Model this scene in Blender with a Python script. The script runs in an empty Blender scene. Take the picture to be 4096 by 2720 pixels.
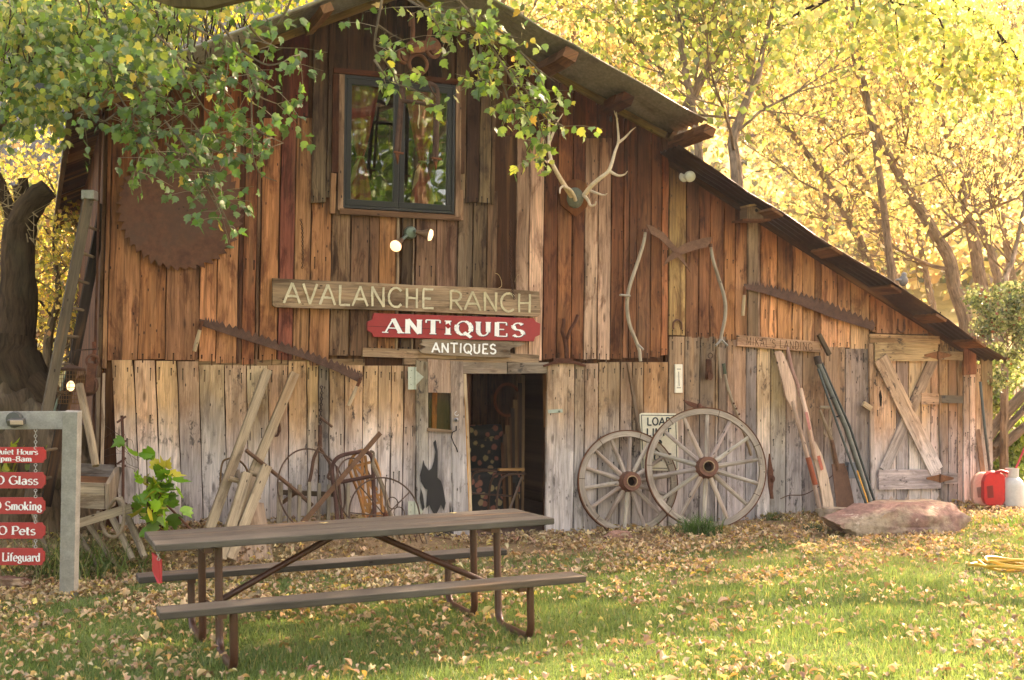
import bpy, math, random
import numpy as np
from mathutils import Vector, Matrix, noise as mnoise
rnd = random.Random(7)
nr = np.random.default_rng(11)
sc = bpy.context.scene
COL = sc.collection
# ------------------------------------------------------------ camera, sky, sun, exposure
F, PITCH, ROLL, HC = 4900.0, .037, .012, 1.606          # focal length in pixels of the 4096 wide photo
EYE = Vector((0, 0, HC))
cam_d = bpy.data.cameras.new('camera'); cam = bpy.data.objects.new('camera', cam_d); COL.objects.link(cam)
cam_d.sensor_width = 36; cam_d.lens = F/4096*36; cam_d.clip_start = .05; cam_d.clip_end = 4000
_fw = Vector((0, math.cos(PITCH), math.sin(PITCH))); _up = Vector((0, -math.sin(PITCH), math.cos(PITCH)))
_r = Vector((1, 0, 0))*math.cos(ROLL)+_up*math.sin(ROLL); _u = _up*math.cos(ROLL)-Vector((1, 0, 0))*math.sin(ROLL)
cam.matrix_world = Matrix(((_r.x, _u.x, -_fw.x, 0), (_r.y, _u.y, -_fw.y, 0), (_r.z, _u.z, -_fw.z, HC), (0, 0, 0, 1)))
cam_d.dof.use_dof = True; cam_d.dof.focus_distance = 11.8; cam_d.dof.aperture_fstop = 5.0
sc.camera = cam
SUN_AZ, SUN_EL = math.radians(40), math.radians(32)      # azimuth measured from +Y towards +X (behind the barn, to the right)
SUND = Vector((math.sin(SUN_AZ)*math.cos(SUN_EL), math.cos(SUN_AZ)*math.cos(SUN_EL), math.sin(SUN_EL)))
w = bpy.data.worlds.new('World'); sc.world = w; w.use_nodes = True
wn = w.node_tree; bg = wn.nodes['Background']
sky = wn.nodes.new('ShaderNodeTexSky'); sky.sky_type = 'NISHITA'; sky.sun_disc = False
sky.sun_elevation = SUN_EL; sky.sun_rotation = SUN_AZ; sky.dust_density = 3.0; sky.air_density = 1.0; sky.ozone_density = 1.0
wn.links.new(sky.outputs[0], bg.inputs[0]); bg.inputs[1].default_value = .15
sun_d = bpy.data.lights.new('sun', 'SUN'); sun_d.energy = 3.9; sun_d.angle = math.radians(.53); sun_d.color = (1, .97, .92)
sun = bpy.data.objects.new('sun', sun_d); COL.objects.link(sun)
sun.rotation_euler = SUND.to_track_quat('Z', 'Y').to_euler()
vs = sc.view_settings
vs.view_transform = 'Standard'; vs.look = 'None'; vs.gamma = 1; vs.exposure = 2.8
vs.use_white_balance = True; vs.white_balance_temperature = 9600; vs.white_balance_tint = 25
sc.cycles.max_bounces = 7; sc.cycles.diffuse_bounces = 4; sc.cycles.transmission_bounces = 5; sc.cycles.transparent_max_bounces = 8
sc.cycles.use_adaptive_sampling = True
try: sc.cycles.use_denoising = True
except Exception: pass

# ------------------------------------------------------------ where things stand
TX, TY, YAW, TL, TC = -2.089, 7.229, .376, .033, .008
def gz(x, y):
    a = (x-TX)*math.cos(YAW)+(y-TY)*math.sin(YAW); b = (x-TX)*math.sin(YAW)-(y-TY)*math.cos(YAW)
    a = max(-12, min(30, a)); b = max(-20, min(8, b))
    return TL*a+TC*b
def ray(px, py):                                          # a sight line of the photograph (2361 wide copy)
    u = px*4096/2361-2048; v = py*4096/2361-1360
    x = u*math.cos(ROLL)+v*math.sin(ROLL); y = -u*math.sin(ROLL)+v*math.cos(ROLL)
    return Vector((x/F, math.cos(PITCH)+y/F*math.sin(PITCH), math.sin(PITCH)-y/F*math.cos(PITCH)))
def G(px, py, dz=0.):                                     # where that line meets the ground
    d = ray(px, py); lo, hi = 1., 200.
    for _ in range(50):
        m = (lo+hi)/2; P = EYE+d*m
        if P.z > gz(P.x, P.y): lo = m
        else: hi = m
    P = EYE+d*lo; P.z += dz; return P
def Yp(px, py, Y):                                        # at a given distance
    d = ray(px, py); return EYE+d*(Y/d.y)
TH = .372
D = Vector((math.cos(TH), math.sin(TH), 0)); N = Vector((math.sin(TH), -math.cos(TH), 0)); Z = Vector((0, 0, 1))
B = G(1170, 1238)
def Wp(px, py, off=0.):
    d = ray(px, py); t = (B+N*off-EYE).dot(N)/d.dot(N); return EYE+d*t
def bank(x, y):                                           # leaf-covered rise along the left part of the wall
    P = Vector((x, y, 0))-B; s = P.x*D.x+P.y*D.y; n = P.x*N.x+P.y*N.y
    f = max(0, min(1, (-.3-s)/1.6)); g = max(0, min(1, (1.05-n)/.75)); return .30*f*f*(3-2*f)*g*g*(3-2*g)*(1 if n > -.3 else 1)
def sz(px, py, off=0.):
    P = Wp(px, py, off); return (P-B).dot(D), P.z
def S(s, z, off=0.):                                      # wall coordinates: along, height, out of the wall
    P = B+D*s+N*off; return Vector((P.x, P.y, z))

# ------------------------------------------------------------ mesh builder
def srgb(h):
    h = h.lstrip('#'); c = [int(h[i:i+2], 16)/255 for i in (0, 2, 4)]
    return tuple(((x/12.92) if x <= .04045 else ((x+.055)/1.055)**2.4) for x in c)
def jit(c, a=.12, b=.04):
    k = 1+rnd.uniform(-a, a); return tuple(min(1, max(0, x*k*(1+rnd.uniform(-b, b)))) for x in c[:3])
class MB:
    def __init__(s): s.v = []; s.f = []; s.c = []; s.g = []; s.mi = []; s.d = []
    def add(s, vs_, fs, col=(.5, .5, .5), gc=None, mi=0, dr=None):
        o = len(s.v); s.v += [tuple(p) for p in vs_]; s.f += [tuple(i+o for i in f) for f in fs]; s.mi += [mi]*len(fs)
        c = tuple(col[:3])+(col[3] if len(col) > 3 else 1.,); s.c += [c]*len(vs_)
        if gc is None:
            q = rnd.uniform(0, 60); gc = [(p[0]+p[1]*.7, p[2], q) for p in vs_]
        s.g += [tuple(x) for x in gc]; s.d += (dr if dr else [5.]*len(vs_))
        return s
    def box(s, c, ax, ay, az, hx, hy, hz, col=(.5, .5, .5), mi=0):
        c = Vector(c); ax = Vector(ax).normalized(); ay = Vector(ay).normalized(); az = Vector(az).normalized()
        q = rnd.uniform(0, 60); L = sorted(((hx, 0), (hy, 1), (hz, 2)), reverse=True); al, ac, at = L[0][1], L[1][1], L[2][1]
        vv = []; gg = []
        for i in (-1, 1):
            for j in (-1, 1):
                for k in (-1, 1):
                    l = (i*hx, j*hy, k*hz); vv.append(c+ax*l[0]+ay*l[1]+az*l[2]); gg.append((l[ac]+l[at], l[al], q))
        s.add(vv, [(0, 1, 3, 2), (4, 6, 7, 5), (0, 4, 5, 1), (2, 3, 7, 6), (0, 2, 6, 4), (1, 5, 7, 3)], col, gg, mi); return s
    def bar(s, a, b, wd, th, nrm=None, col=(.5, .5, .5), mi=0):   # straight bar a..b, width across nrm, thickness along nrm
        a = Vector(a); b = Vector(b); d = (b-a); L = d.length; d.normalize()
        n = Vector(nrm) if nrm is not None else N; n = (n-d*n.dot(d)).normalized(); x = d.cross(n)
        return s.box((a+b)/2, x, d, n, wd/2, L/2, th/2, col, mi)
    def prism(s, front, back, col=(.5, .5, .5), mi=0, gd=None):   # front outline (list of points) pushed back by vector
        n = len(front); f = [Vector(p) for p in front]; b = [p+Vector(back) for p in f]; q = rnd.uniform(0, 60)
        al, ac = gd if gd else (Z, D)
        gg = [(p.dot(ac), p.dot(al), q) for p in f+b]
        fs = [tuple(range(n)), tuple(range(2*n-1, n-1, -1))]+[(i, n+i, n+(i+1) % n, (i+1) % n) for i in range(n)]
        s.add(f+b, fs, col, gg, mi); return s
    def tube(s, pts, r, n=8, col=(.5, .5, .5), cap=True, mi=0, flat=None):
        pts = [Vector(p) for p in pts]; m = len(pts); rr = r if isinstance(r, (list, tuple)) else [r]*m
        q = rnd.uniform(0, 60); vv = []; gg = []; L = 0; x = None
        for i, p in enumerate(pts):
            t = (pts[min(i+1, m-1)]-pts[max(i-1, 0)])
            if t.length < 1e-9: t = Vector((0, 0, 1))
            t.normalize()
            if x is None: x = t.orthogonal().normalized()
            x = (x-t*x.dot(t)); x = x.normalized() if x.length > 1e-6 else t.orthogonal().normalized(); y = t.cross(x)
            if i: L += (p-pts[i-1]).length
            for k in range(n):
                a = 2*math.pi*k/n; o = x*math.cos(a)*rr[i]+y*math.sin(a)*rr[i]
                if flat is not None: o = o-flat*o.dot(flat)*.6
                vv.append(p+o); gg.append((abs(math.pi-a)*max(rr[i], .01), L, q))
        fs = [(i*n+k, i*n+(k+1) % n, (i+1)*n+(k+1) % n, (i+1)*n+k) for i in range(m-1) for k in range(n)]
        if cap: fs += [tuple(range(n-1, -1, -1)), tuple((m-1)*n+k for k in range(n))]
        s.add(vv, fs, col, gg, mi); return s
    def lathe(s, c, ax, prof, n=24, col=(.5, .5, .5), mi=0, closed=False):    # prof: (distance along axis, radius)
        c = Vector(c); ax = Vector(ax).normalized(); x = ax.orthogonal().normalized(); y = ax.cross(x); q = rnd.uniform(0, 60)
        vv = []; gg = []
        for h, r in prof:
            for k in range(n):
                a = 2*math.pi*k/n; vv.append(c+ax*h+x*math.cos(a)*r+y*math.sin(a)*r); gg.append((a*.2, h, q))
        m = len(prof); fs = [(i*n+k, i*n+(k+1) % n, ((i+1) % m)*n+(k+1) % n, ((i+1) % m)*n+k) for i in range(m if closed else m-1) for k in range(n)]
        s.add(vv, fs, col, gg, mi); return s
    def torus(s, c, ax, R, r, n=48, m=8, col=(.5, .5, .5), a0=0, a1=2*math.pi, x=None):
        c = Vector(c); ax = Vector(ax).normalized(); x = (Vector(x) if x is not None else ax.orthogonal()).normalized(); y = ax.cross(x)
        full = abs(a1-a0) > 6.28
        pts = [c+(x*math.cos(a0+(a1-a0)*i/n)+y*math.sin(a0+(a1-a0)*i/n))*R for i in range(n+1)]
        return s.tube(pts, r, m, col, cap=not full)
    def ball(s, c, rx, ry=None, rz=None, n=12, m=8, col=(.5, .5, .5), rot=None, rough=0, seed=0, fac=None):
        c = Vector(c); ry = ry or rx; rz = rz or rx; vv = []
        for i in range(m+1):
            th = math.pi*i/m
            for k in range(n):
                a = 2*math.pi*k/n; p = Vector((math.sin(th)*math.cos(a), math.sin(th)*math.sin(a), math.cos(th)))
                f = 1
                if rough: f = 1+rough*(.55-1.1*abs(mnoise.noise(p*1.5+Vector((seed, 0, 0)))))+rough*.35*mnoise.noise(p*4+Vector((seed, 3, 0)))+rough*.12*mnoise.noise(p*11)
                p = fac(p) if fac else p; p = Vector((p.x*rx*f, p.y*ry*f, p.z*rz*f))
                if rot: p = rot @ p
                vv.append(c+p)
        fs = [(i*n+k, (i+1)*n+k, (i+1)*n+(k+1) % n, i*n+(k+1) % n) for i in range(m) for k in range(n)]
        s.add(vv, fs, col); return s
    def build(s, name, mat, parent=None, smooth=False, bevel=0):
        me = bpy.data.meshes.new(name); off = Vector((0, 0, 0))
        q = parent
        while q is not None: off += q.location; q = q.parent
        me.from_pydata([(p[0]-off.x, p[1]-off.y, p[2]-off.z) for p in s.v], [], s.f); me.update()
        a = me.attributes.new('col', 'FLOAT_COLOR', 'POINT'); a.data.foreach_set('color', np.array(s.c, 'f').ravel())
        a = me.attributes.new('gc', 'FLOAT_VECTOR', 'POINT'); a.data.foreach_set('vector', np.array(s.g, 'f').ravel())
        a = me.attributes.new('dr', 'FLOAT', 'POINT'); a.data.foreach_set('value', np.array(s.d, 'f'))
        for m_ in (mat if isinstance(mat, (list, tuple)) else [mat]): me.materials.append(m_)
        if isinstance(mat, (list, tuple)): me.polygons.foreach_set('material_index', s.mi)
        if smooth:
            me.polygons.foreach_set('use_smooth', [True]*len(me.polygons))
            try: me.set_sharp_from_angle(angle=math.radians(42))
            except Exception: pass
        o = bpy.data.objects.new(name, me); COL.objects.link(o)
        if parent is not None: o.parent = parent
        if bevel:
            bm_ = o.modifiers.new('bevel', 'BEVEL'); bm_.width = bevel; bm_.segments = 2; bm_.limit_method = 'ANGLE'
        return o
def npmesh(name, verts, faces, cols, mat, parent=None, kind=None, smooth=False):   # big leaf / blade meshes from arrays
    me = bpy.data.meshes.new(name); nv, nf = len(verts), len(faces); k = faces.shape[1]
    if parent is not None: verts = verts-np.array(parent.location)
    me.vertices.add(nv); me.vertices.foreach_set('co', verts.astype('f').ravel())
    me.loops.add(nf*k); me.loops.foreach_set('vertex_index', faces.astype('i').ravel())
    me.polygons.add(nf); me.polygons.foreach_set('loop_start', np.arange(0, nf*k, k, dtype='i')); me.polygons.foreach_set('loop_total', np.full(nf, k, 'i'))
    me.update(calc_edges=True); me.validate()
    a = me.attributes.new('col', 'FLOAT_COLOR', 'POINT'); a.data.foreach_set('color', np.concatenate([cols, np.ones((nv, 1))], 1).astype('f').ravel())
    me.materials.append(mat)
    if smooth: me.polygons.foreach_set('use_smooth', [True]*nf)
    o = bpy.data.objects.new(name, me); COL.objects.link(o)
    if parent is not None: o.parent = parent
    if kind: o['kind'] = kind
    return o
def tag(o, label, cat, group=None):
    assert 4 <= len(label.split()) <= 16, label
    o['label'] = label; o['category'] = cat
    if group: o['group'] = group
    return o
def thing(name, label, cat, loc, group=None):
    o = bpy.data.objects.new(name, None); COL.objects.link(o); o.location = loc; o.empty_display_size = .2
    return tag(o, label, cat, group)
def struct(o, kind='structure'): o['kind'] = kind; return o

# ------------------------------------------------------------ materials
class NT:
    def __init__(s, name):
        s.m = bpy.data.materials.new(name); s.m.use_nodes = True; s.t = s.m.node_tree; s.b = s.t.nodes['Principled BSDF']
    def n(s, ty, **k):
        x = s.t.nodes.new(ty)
        for a, v in k.items(): setattr(x, a, v)
        return x
    def L(s, a, b): s.t.links.new(a, b)
    def put(s, sock, v):
        if isinstance(v, bpy.types.NodeSocket): s.L(v, sock)
        else: sock.default_value = v
    def attr(s, nm): return s.n('ShaderNodeAttribute', attribute_name=nm)
    def noise(s, vec, scale=1., detail=4., rough=.55, dist=0., dim='3D'):
        x = s.n('ShaderNodeTexNoise'); s.L(vec, x.inputs['Vector']); x.inputs['Scale'].default_value = scale
        x.inputs['Detail'].default_value = detail; x.inputs['Roughness'].default_value = rough; x.inputs['Distortion'].default_value = dist
        return x.outputs['Fac']
    def vmul(s, v, k):
        x = s.n('ShaderNodeVectorMath', operation='MULTIPLY'); s.L(v, x.inputs[0]); x.inputs[1].default_value = k; return x.outputs[0]
    def vadd(s, v, k):
        x = s.n('ShaderNodeVectorMath', operation='ADD'); s.L(v, x.inputs[0]); s.put(x.inputs[1], k); return x.outputs[0]
    def mapr(s, v, a, b, c=0., d=1.):
        x = s.n('ShaderNodeMapRange'); s.L(v, x.inputs[0])
        for i, k in zip((1, 2, 3, 4), (a, b, c, d)): x.inputs[i].default_value = k
        return x.outputs[0]
    def math(s, op, a, b=0.):
        x = s.n('ShaderNodeMath', operation=op); s.put(x.inputs[0], a); s.put(x.inputs[1], b); return x.outputs[0]
    def mix(s, f, a, b, mode='MIX'):
        x = s.n('ShaderNodeMix', data_type='RGBA', blend_type=mode); s.put(x.inputs[0], f)
        for sk, v in ((x.inputs[6], a), (x.inputs[7], b)):
            if isinstance(v, (tuple, list)): v = tuple(v[:3])+(1.,)
            s.put(sk, v)
        return x.outputs[2]
    def grey(s, v):
        x = s.n('ShaderNodeCombineColor')
        for i in range(3): s.L(v, x.inputs[i])
        return x.outputs[0]
    def bump(s, h, st=.3, dist=.01):
        x = s.n('ShaderNodeBump'); s.L(h, x.inputs['Height']); x.inputs['Strength'].default_value = st; x.inputs['Distance'].default_value = dist
        s.L(x.outputs[0], s.b.inputs['Normal']); return x
    def fin(s, col=None, rough=.8, metal=0., spec=.3):
        if col is not None: s.put(s.b.inputs['Base Color'], col)
        s.put(s.b.inputs['Roughness'], rough); s.b.inputs['Metallic'].default_value = metal; s.b.inputs['Specular IOR Level'].default_value = spec
        return s.m
def wood_mat(name, rich=1., knots=True, stain=False, lower=False, mould=0.):
    t = NT(name); c = t.attr('col').outputs['Color']; g = t.attr('gc').outputs['Vector']
    blot = t.noise(t.vmul(g, (5, 1.1, 1)), 1., 3)
    grain = t.noise(t.vmul(g, (55, 1.6, 1)), 1., 5, .6, .8)
    fine = t.noise(t.vmul(g, (190, 7, 1)), 1., 3, .6)
    col = t.mix(.8*rich, c, t.grey(t.mapr(grain, .3, .72, .42, 1.42)), 'MULTIPLY')
    col = t.mix(.6, col, t.grey(t.mapr(fine, .3, .7, .62, 1.3)), 'MULTIPLY')
    col = t.mix(1., col, t.grey(t.mapr(blot, .3, .7, .66, 1.3)), 'MULTIPLY')
    stk = t.noise(t.vmul(g, (16, .9, 1.7)), 1., 4, .6, .4)
    col = t.mix(t.mapr(stk, .54, .68, 0., .62*rich), col, (.022, .010, .005))
    bl2 = t.noise(t.vmul(g, (8, 2.1, 1.3)), 1., 5, .68, .5)
    col = t.mix(t.mapr(bl2, .50, .63, 0., .78*rich), col, t.mix(1., col, (.30, .20, .15), 'MULTIPLY'))
    red = t.noise(t.vmul(g, (9, .7, 2.3)), 1., 3)
    col = t.mix(t.mapr(red, .56, .74, 0., .35), col, (.42, .20, .075))
    h = t.mix(.5, t.grey(grain), t.grey(fine))
    if knots:
        vo = t.n('ShaderNodeTexVoronoi'); vo.inputs['Scale'].default_value = 1.
        t.L(t.vadd(t.vmul(g, (7.5, 2.3, 1)), t.vmul(g, (.0, .0, .37))), vo.inputs['Vector'])
        kd = vo.outputs['Distance']
        col = t.mix(t.mapr(t.math('ADD', kd, t.math('MULTIPLY', fine, .10)), .12, .20, .62, 0.), col, (.035, .014, .006))
        col = t.mix(t.mapr(kd, .03, .07, .5, 0.), col, (.20, .10, .04))
    if lower:
        z = t.n('ShaderNodeNewGeometry').outputs['Position']; sp = t.n('ShaderNodeSeparateXYZ'); t.L(z, sp.inputs[0]); zz = sp.outputs[2]
        nb = t.noise(t.vmul(g, (2.5, 1.2, 1)), 1., 4)
        f = t.mapr(t.math('ADD', zz, t.math('MULTIPLY', nb, .9)), 1.25, 1.85, 1., 0.)
        lum = t.n('ShaderNodeHueSaturation'); t.L(col, lum.inputs['Color']); lum.inputs['Saturation'].default_value = .38; lum.inputs['Value'].default_value = 1.22
        col = t.mix(f, col, lum.outputs[0])
        md = t.noise(t.vmul(g, (14, 7, 1.3)), 1., 6, .72)
        mb = t.noise(t.vmul(g, (1.6, 1.5, .0)), 1., 2)
        col = t.mix(t.math('MULTIPLY', t.mapr(md, .55, .63, 0., .85), t.mapr(mb, .46, .62, .12, 1.)), col, (.03, .027, .027))
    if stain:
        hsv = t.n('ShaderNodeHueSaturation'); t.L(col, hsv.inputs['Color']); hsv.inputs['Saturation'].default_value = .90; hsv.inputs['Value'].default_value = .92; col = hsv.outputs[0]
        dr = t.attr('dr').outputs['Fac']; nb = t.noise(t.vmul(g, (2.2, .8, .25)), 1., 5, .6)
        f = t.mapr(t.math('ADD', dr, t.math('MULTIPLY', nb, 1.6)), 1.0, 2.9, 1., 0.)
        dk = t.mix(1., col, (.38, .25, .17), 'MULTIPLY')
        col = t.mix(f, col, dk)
    nv = t.n('ShaderNodeTexVoronoi'); nv.inputs['Scale'].default_value = 1.
    t.L(t.vmul(g, (14, 6, 2.1)), nv.inputs['Vector'])
    col = t.mix(t.mapr(nv.outputs['Distance'], .07, .11, .85, 0.), col, (.02, .012, .008))
    t.bump(h, .45, .006)
    return t.fin(col, .86, spec=.15)
def plain_mat(name, rough=.6, metal=0., var=.25, scale=8., bump=.1, spec=.4, rust=None):
    t = NT(name); c = t.attr('col').outputs['Color']; tc = t.n('ShaderNodeTexCoord').outputs['Object']
    nz = t.noise(tc, scale, 6, .62); n2 = t.noise(tc, scale*7, 4, .6)
    col = t.mix(1., c, t.grey(t.mapr(nz, .3, .7, 1-var, 1+var)), 'MULTIPLY')
    col = t.mix(1., col, t.grey(t.mapr(n2, .3, .7, 1-var*.6, 1+var*.6)), 'MULTIPLY')
    if name == 'rusty_iron': col = t.mix(1., col, (.84, .84, .76), 'MULTIPLY')
    if rust: col = t.mix(t.mapr(nz, .50, .62, 0., .75), col, rust)
    if bump: t.bump(n2, bump, .004)
    return t.fin(col, rough, metal, spec)
def leaf_mat(name, trans=.5, gloss=.5, boost=1.):
    t = NT(name); c = t.attr('col').outputs['Color']
    df = t.n('ShaderNodeBsdfDiffuse'); tr = t.n('ShaderNodeBsdfTranslucent'); gl = t.n('ShaderNodeBsdfGlossy'); gl.inputs['Roughness'].default_value = gloss
    t.L(c, df.inputs[0])
    bc = t.mix(1., c, (1.15*boost, 1.1*boost, .9*boost), 'MULTIPLY'); t.L(bc, tr.inputs[0])
    m1 = t.n('ShaderNodeMixShader'); m1.inputs[0].default_value = trans; t.L(df.outputs[0], m1.inputs[1]); t.L(tr.outputs[0], m1.inputs[2])
    m2 = t.n('ShaderNodeMixShader'); m2.inputs[0].default_value = .05; t.L(m1.outputs[0], m2.inputs[1]); t.L(gl.outputs[0], m2.inputs[2])
    t.L(m2.outputs[0], t.t.nodes['Material Output'].inputs[0]); t.t.nodes.remove(t.b)
    return t.m
M = {}
M['siding'] = wood_mat('siding_wood', 1., stain=True)
M['lower'] = wood_mat('bleached_wood', .62, lower=True)
M['wood'] = wood_mat('weathered_wood', .75)
M['clean'] = wood_mat('plain_wood', .55, knots=False)
M['rust'] = plain_mat('rusty_iron', .85, 0., .35, 14, .25, .3)
M['metal'] = plain_mat('old_metal', .5, .6, .2, 10, .08)
M['paint'] = plain_mat('painted_surface', .45, 0., .10, 6, .04)
M['plate'] = plain_mat('rusty_plate', .8, 0., .42, 3.2, .3, .3, (.085, .045, .03))
M['matt'] = plain_mat('matt_surface', .9, 0., .22, 10, .2, .2)
M['tabletop'] = wood_mat('coated_table_boards', .28, knots=False)
M['tabletop'].node_tree.nodes['Principled BSDF'].inputs['Roughness'].default_value = .55
M['pipe'] = plain_mat('brown_pipe_paint', .38, 0., .2, 9, .05, .5)
M['leaf'] = leaf_mat('green_leaf', .45, .4)
M['yleaf'] = leaf_mat('autumn_leaf', .6, .5, 1.15)
M['dleaf'] = leaf_mat('dry_leaf', .25, .6)
M['blade'] = leaf_mat('grass_blade', .4, .4)
def bark():
    t = NT('bark'); c = t.attr('col').outputs['Color']; g = t.attr('gc').outputs['Vector']
    n = t.noise(t.vmul(g, (26, 5, 1)), 1., 7, .65, .6); n2 = t.noise(t.vmul(g, (3, 2, 1)), 1., 3)
    col = t.mix(1., c, t.grey(t.mapr(n, .3, .7, .35, 1.6)), 'MULTIPLY'); col = t.mix(t.mapr(n2, .5, .7, 0., .4), col, (.10, .085, .05))
    t.bump(n, .9, .03); return t.fin(col, .95, spec=.1)
M['bark'] = bark()
def emit(name, col, st):
    t = NT(name); t.b.inputs['Emission Color'].default_value = col+(1,); t.b.inputs['Emission Strength'].default_value = st; return t.fin(col+(1,), .4)
M['lamp'] = emit('lit_bulb_glass', (1., .76, .45), .30)
def glass(nm='window_glass', k=.22, tint=(.8, .83, .8, 1)):
    t = NT(nm); tr = t.n('ShaderNodeBsdfTransparent'); tr.inputs[0].default_value = tint; gl = t.n('ShaderNodeBsdfGlossy'); gl.inputs['Roughness'].default_value = .015
    gl.inputs[0].default_value = (1, 1, 1, 1)
    tc = t.n('ShaderNodeTexCoord').outputs['Object']; nz = t.noise(tc, 2.2, 2); bp = t.n('ShaderNodeBump'); bp.inputs['Strength'].default_value = .05; bp.inputs['Distance'].default_value = .02
    t.L(nz, bp.inputs['Height']); t.L(bp.outputs[0], gl.inputs['Normal'])
    m = t.n('ShaderNodeMixShader'); m.inputs[0].default_value = k; t.L(tr.outputs[0], m.inputs[1]); t.L(gl.outputs[0], m.inputs[2])
    t.L(m.outputs[0], t.t.nodes['Material Output'].inputs[0]); t.t.nodes.remove(t.b); return t.m
M['glass'] = glass(k=.11); M['dusty'] = glass('dusty_glass', .02, (.7, .68, .6, 1))
# ------------------------------------------------------------ ground
def hill(x, y):                                           # slope behind the barn, mountain far left
    h = 0.
    if y > 20:
        t = y-20; side = max(-1., min(1., (x+y*.30)/(.16*y+4)))      # rises on the right of a line running back to the left
        h += (1+side)/2*(t*.16+t*t*.0040 if t < 60 else 24+(t-60)*.30)
    return h
def far_mount(x, y):
    if y < 170: return 0.
    a = x/y; return max(0., (y-170))*.62*max(0, min(1, (.25-a)*2))
def make_ground():
    xs = np.concatenate([np.linspace(-320, -14, 34), np.linspace(-13, 13, 105), np.linspace(14, 320, 34)])
    ys = np.concatenate([np.linspace(-30, 3, 10), np.linspace(3.5, 20, 70), np.linspace(21, 120, 50), np.linspace(125, 560, 60)])
    vv = []
    for y in ys:
        for x in xs:
            z = gz(x, y)+hill(x, y)+far_mount(x, y)+(bank(x, y) if y < 16 and abs(x) < 8 else 0)
            z += .02*mnoise.noise(Vector((x*.8, y*.8, 0))) if y < 22 else (.8*mnoise.noise(Vector((x*.11, y*.11, 0))) if y > 30 else 0)
            if y > 150: z += 9*mnoise.noise(Vector((x*.02, y*.02, 3)))
            vv.append((x, y, z))
    nx, ny = len(xs), len(ys)
    m = MB(); m.add(vv, [(j*nx+i, j*nx+i+1, (j+1)*nx+i+1, (j+1)*nx+i) for j in range(ny-1) for i in range(nx-1)], (.1, .1, .05), gc=[(0, 0, 0)]*len(vv))
    t = NT('lawn_and_leaf_litter'); p = t.n('ShaderNodeNewGeometry').outputs['Position']; sp = t.n('ShaderNodeSeparateXYZ'); t.L(p, sp.inputs[0])
    a = t.noise(p, 1.3, 5); b = t.noise(p, 22, 6, .7); c = t.noise(p, 70, 3)
    grass = t.mix(t.mapr(b, .3, .7), (.035, .060, .012), (.10, .15, .03))
    lit = t.mix(t.mapr(b, .35, .65), (.10, .055, .025), (.30, .19, .10)); lit = t.mix(t.mapr(c, .4, .6, 0, .5), lit, (.40, .28, .15))
    near = t.mapr(t.math('ADD', sp.outputs[1], t.math('MULTIPLY', a, 4.)), 11.2, 12.8)
    col = t.mix(t.math('MAXIMUM', near, t.mapr(a, .55, .7, 0, .5)), grass, lit)
    hillc = t.mix(t.mapr(t.noise(p, .35, 6, .7), .35, .65), (.16, .13, .045), (.42, .33, .13))
    col = t.mix(t.mapr(sp.outputs[1], 26, 34), col, hillc)
    fir = t.mix(t.mapr(t.noise(p, .12, 6, .75), .38, .62), (.010, .022, .016), (.045, .07, .03))
    col = t.mix(t.mapr(sp.outputs[1], 125, 150), col, fir)
    t.bump(b, .6, .03); mat = t.fin(col, .95, spec=.1)
    return struct(m.build('lawn', mat, smooth=True))
make_ground()

# ------------------------------------------------------------ barn
BX = S(-3.87, 0, 0)
barn = thing('barn', 'old brown plank barn with tin roof, lean-to shed and open doorway', 'barn', S(0, .12, -3))
DEP = 9.
def roofL(s): return 5.487+.49*(s+1.17)
def roofR(s): return 5.487-.40*(s+1.17)
def roof(s): return min(roofL(s), roofR(s))
def leanz(s): return 4.06-.487*(s-1.70)
def topz(s): return roof(s)-.07 if s < 1.74 else leanz(s)-.05
def board(m, s0, s1, zb0, zb1, zt0, zt1, off, th, col, shear=0., k=7, wob=.004, mi=0):
    q = rnd.uniform(0, 80); vv = []; gg = []; dd = []
    for i in range(k+1):
        f = i/k; sh = shear*(1-f)
        for a, zb, zt, sd in ((s0, zb0, zt0, 1), (s1, zb1, zt1, -1)):
            z = zb+(zt-zb)*f; j = rnd.uniform(-wob, wob)+sd*.0045
            if zb < zt-.05 and i == 0: z += rnd.uniform(-.008, .008)
            for o in (off+th+rnd.uniform(-.002, .002), off):
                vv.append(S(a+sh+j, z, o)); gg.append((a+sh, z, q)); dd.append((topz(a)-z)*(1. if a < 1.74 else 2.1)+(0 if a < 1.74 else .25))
    fs = []
    for i in range(k):
        a = i*4; b = a+4
        fs += [(a, a+2, b+2, b), (a, b, b+1, a+1), (a+2, a+3, b+3, b+2), (a+1, b+1, b+3, a+3)]
    fs += [(0, 1, 3, 2), (k*4, k*4+2, k*4+3, k*4+1)]
    m.add(vv, fs, col, gg, mi, dd)
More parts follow.
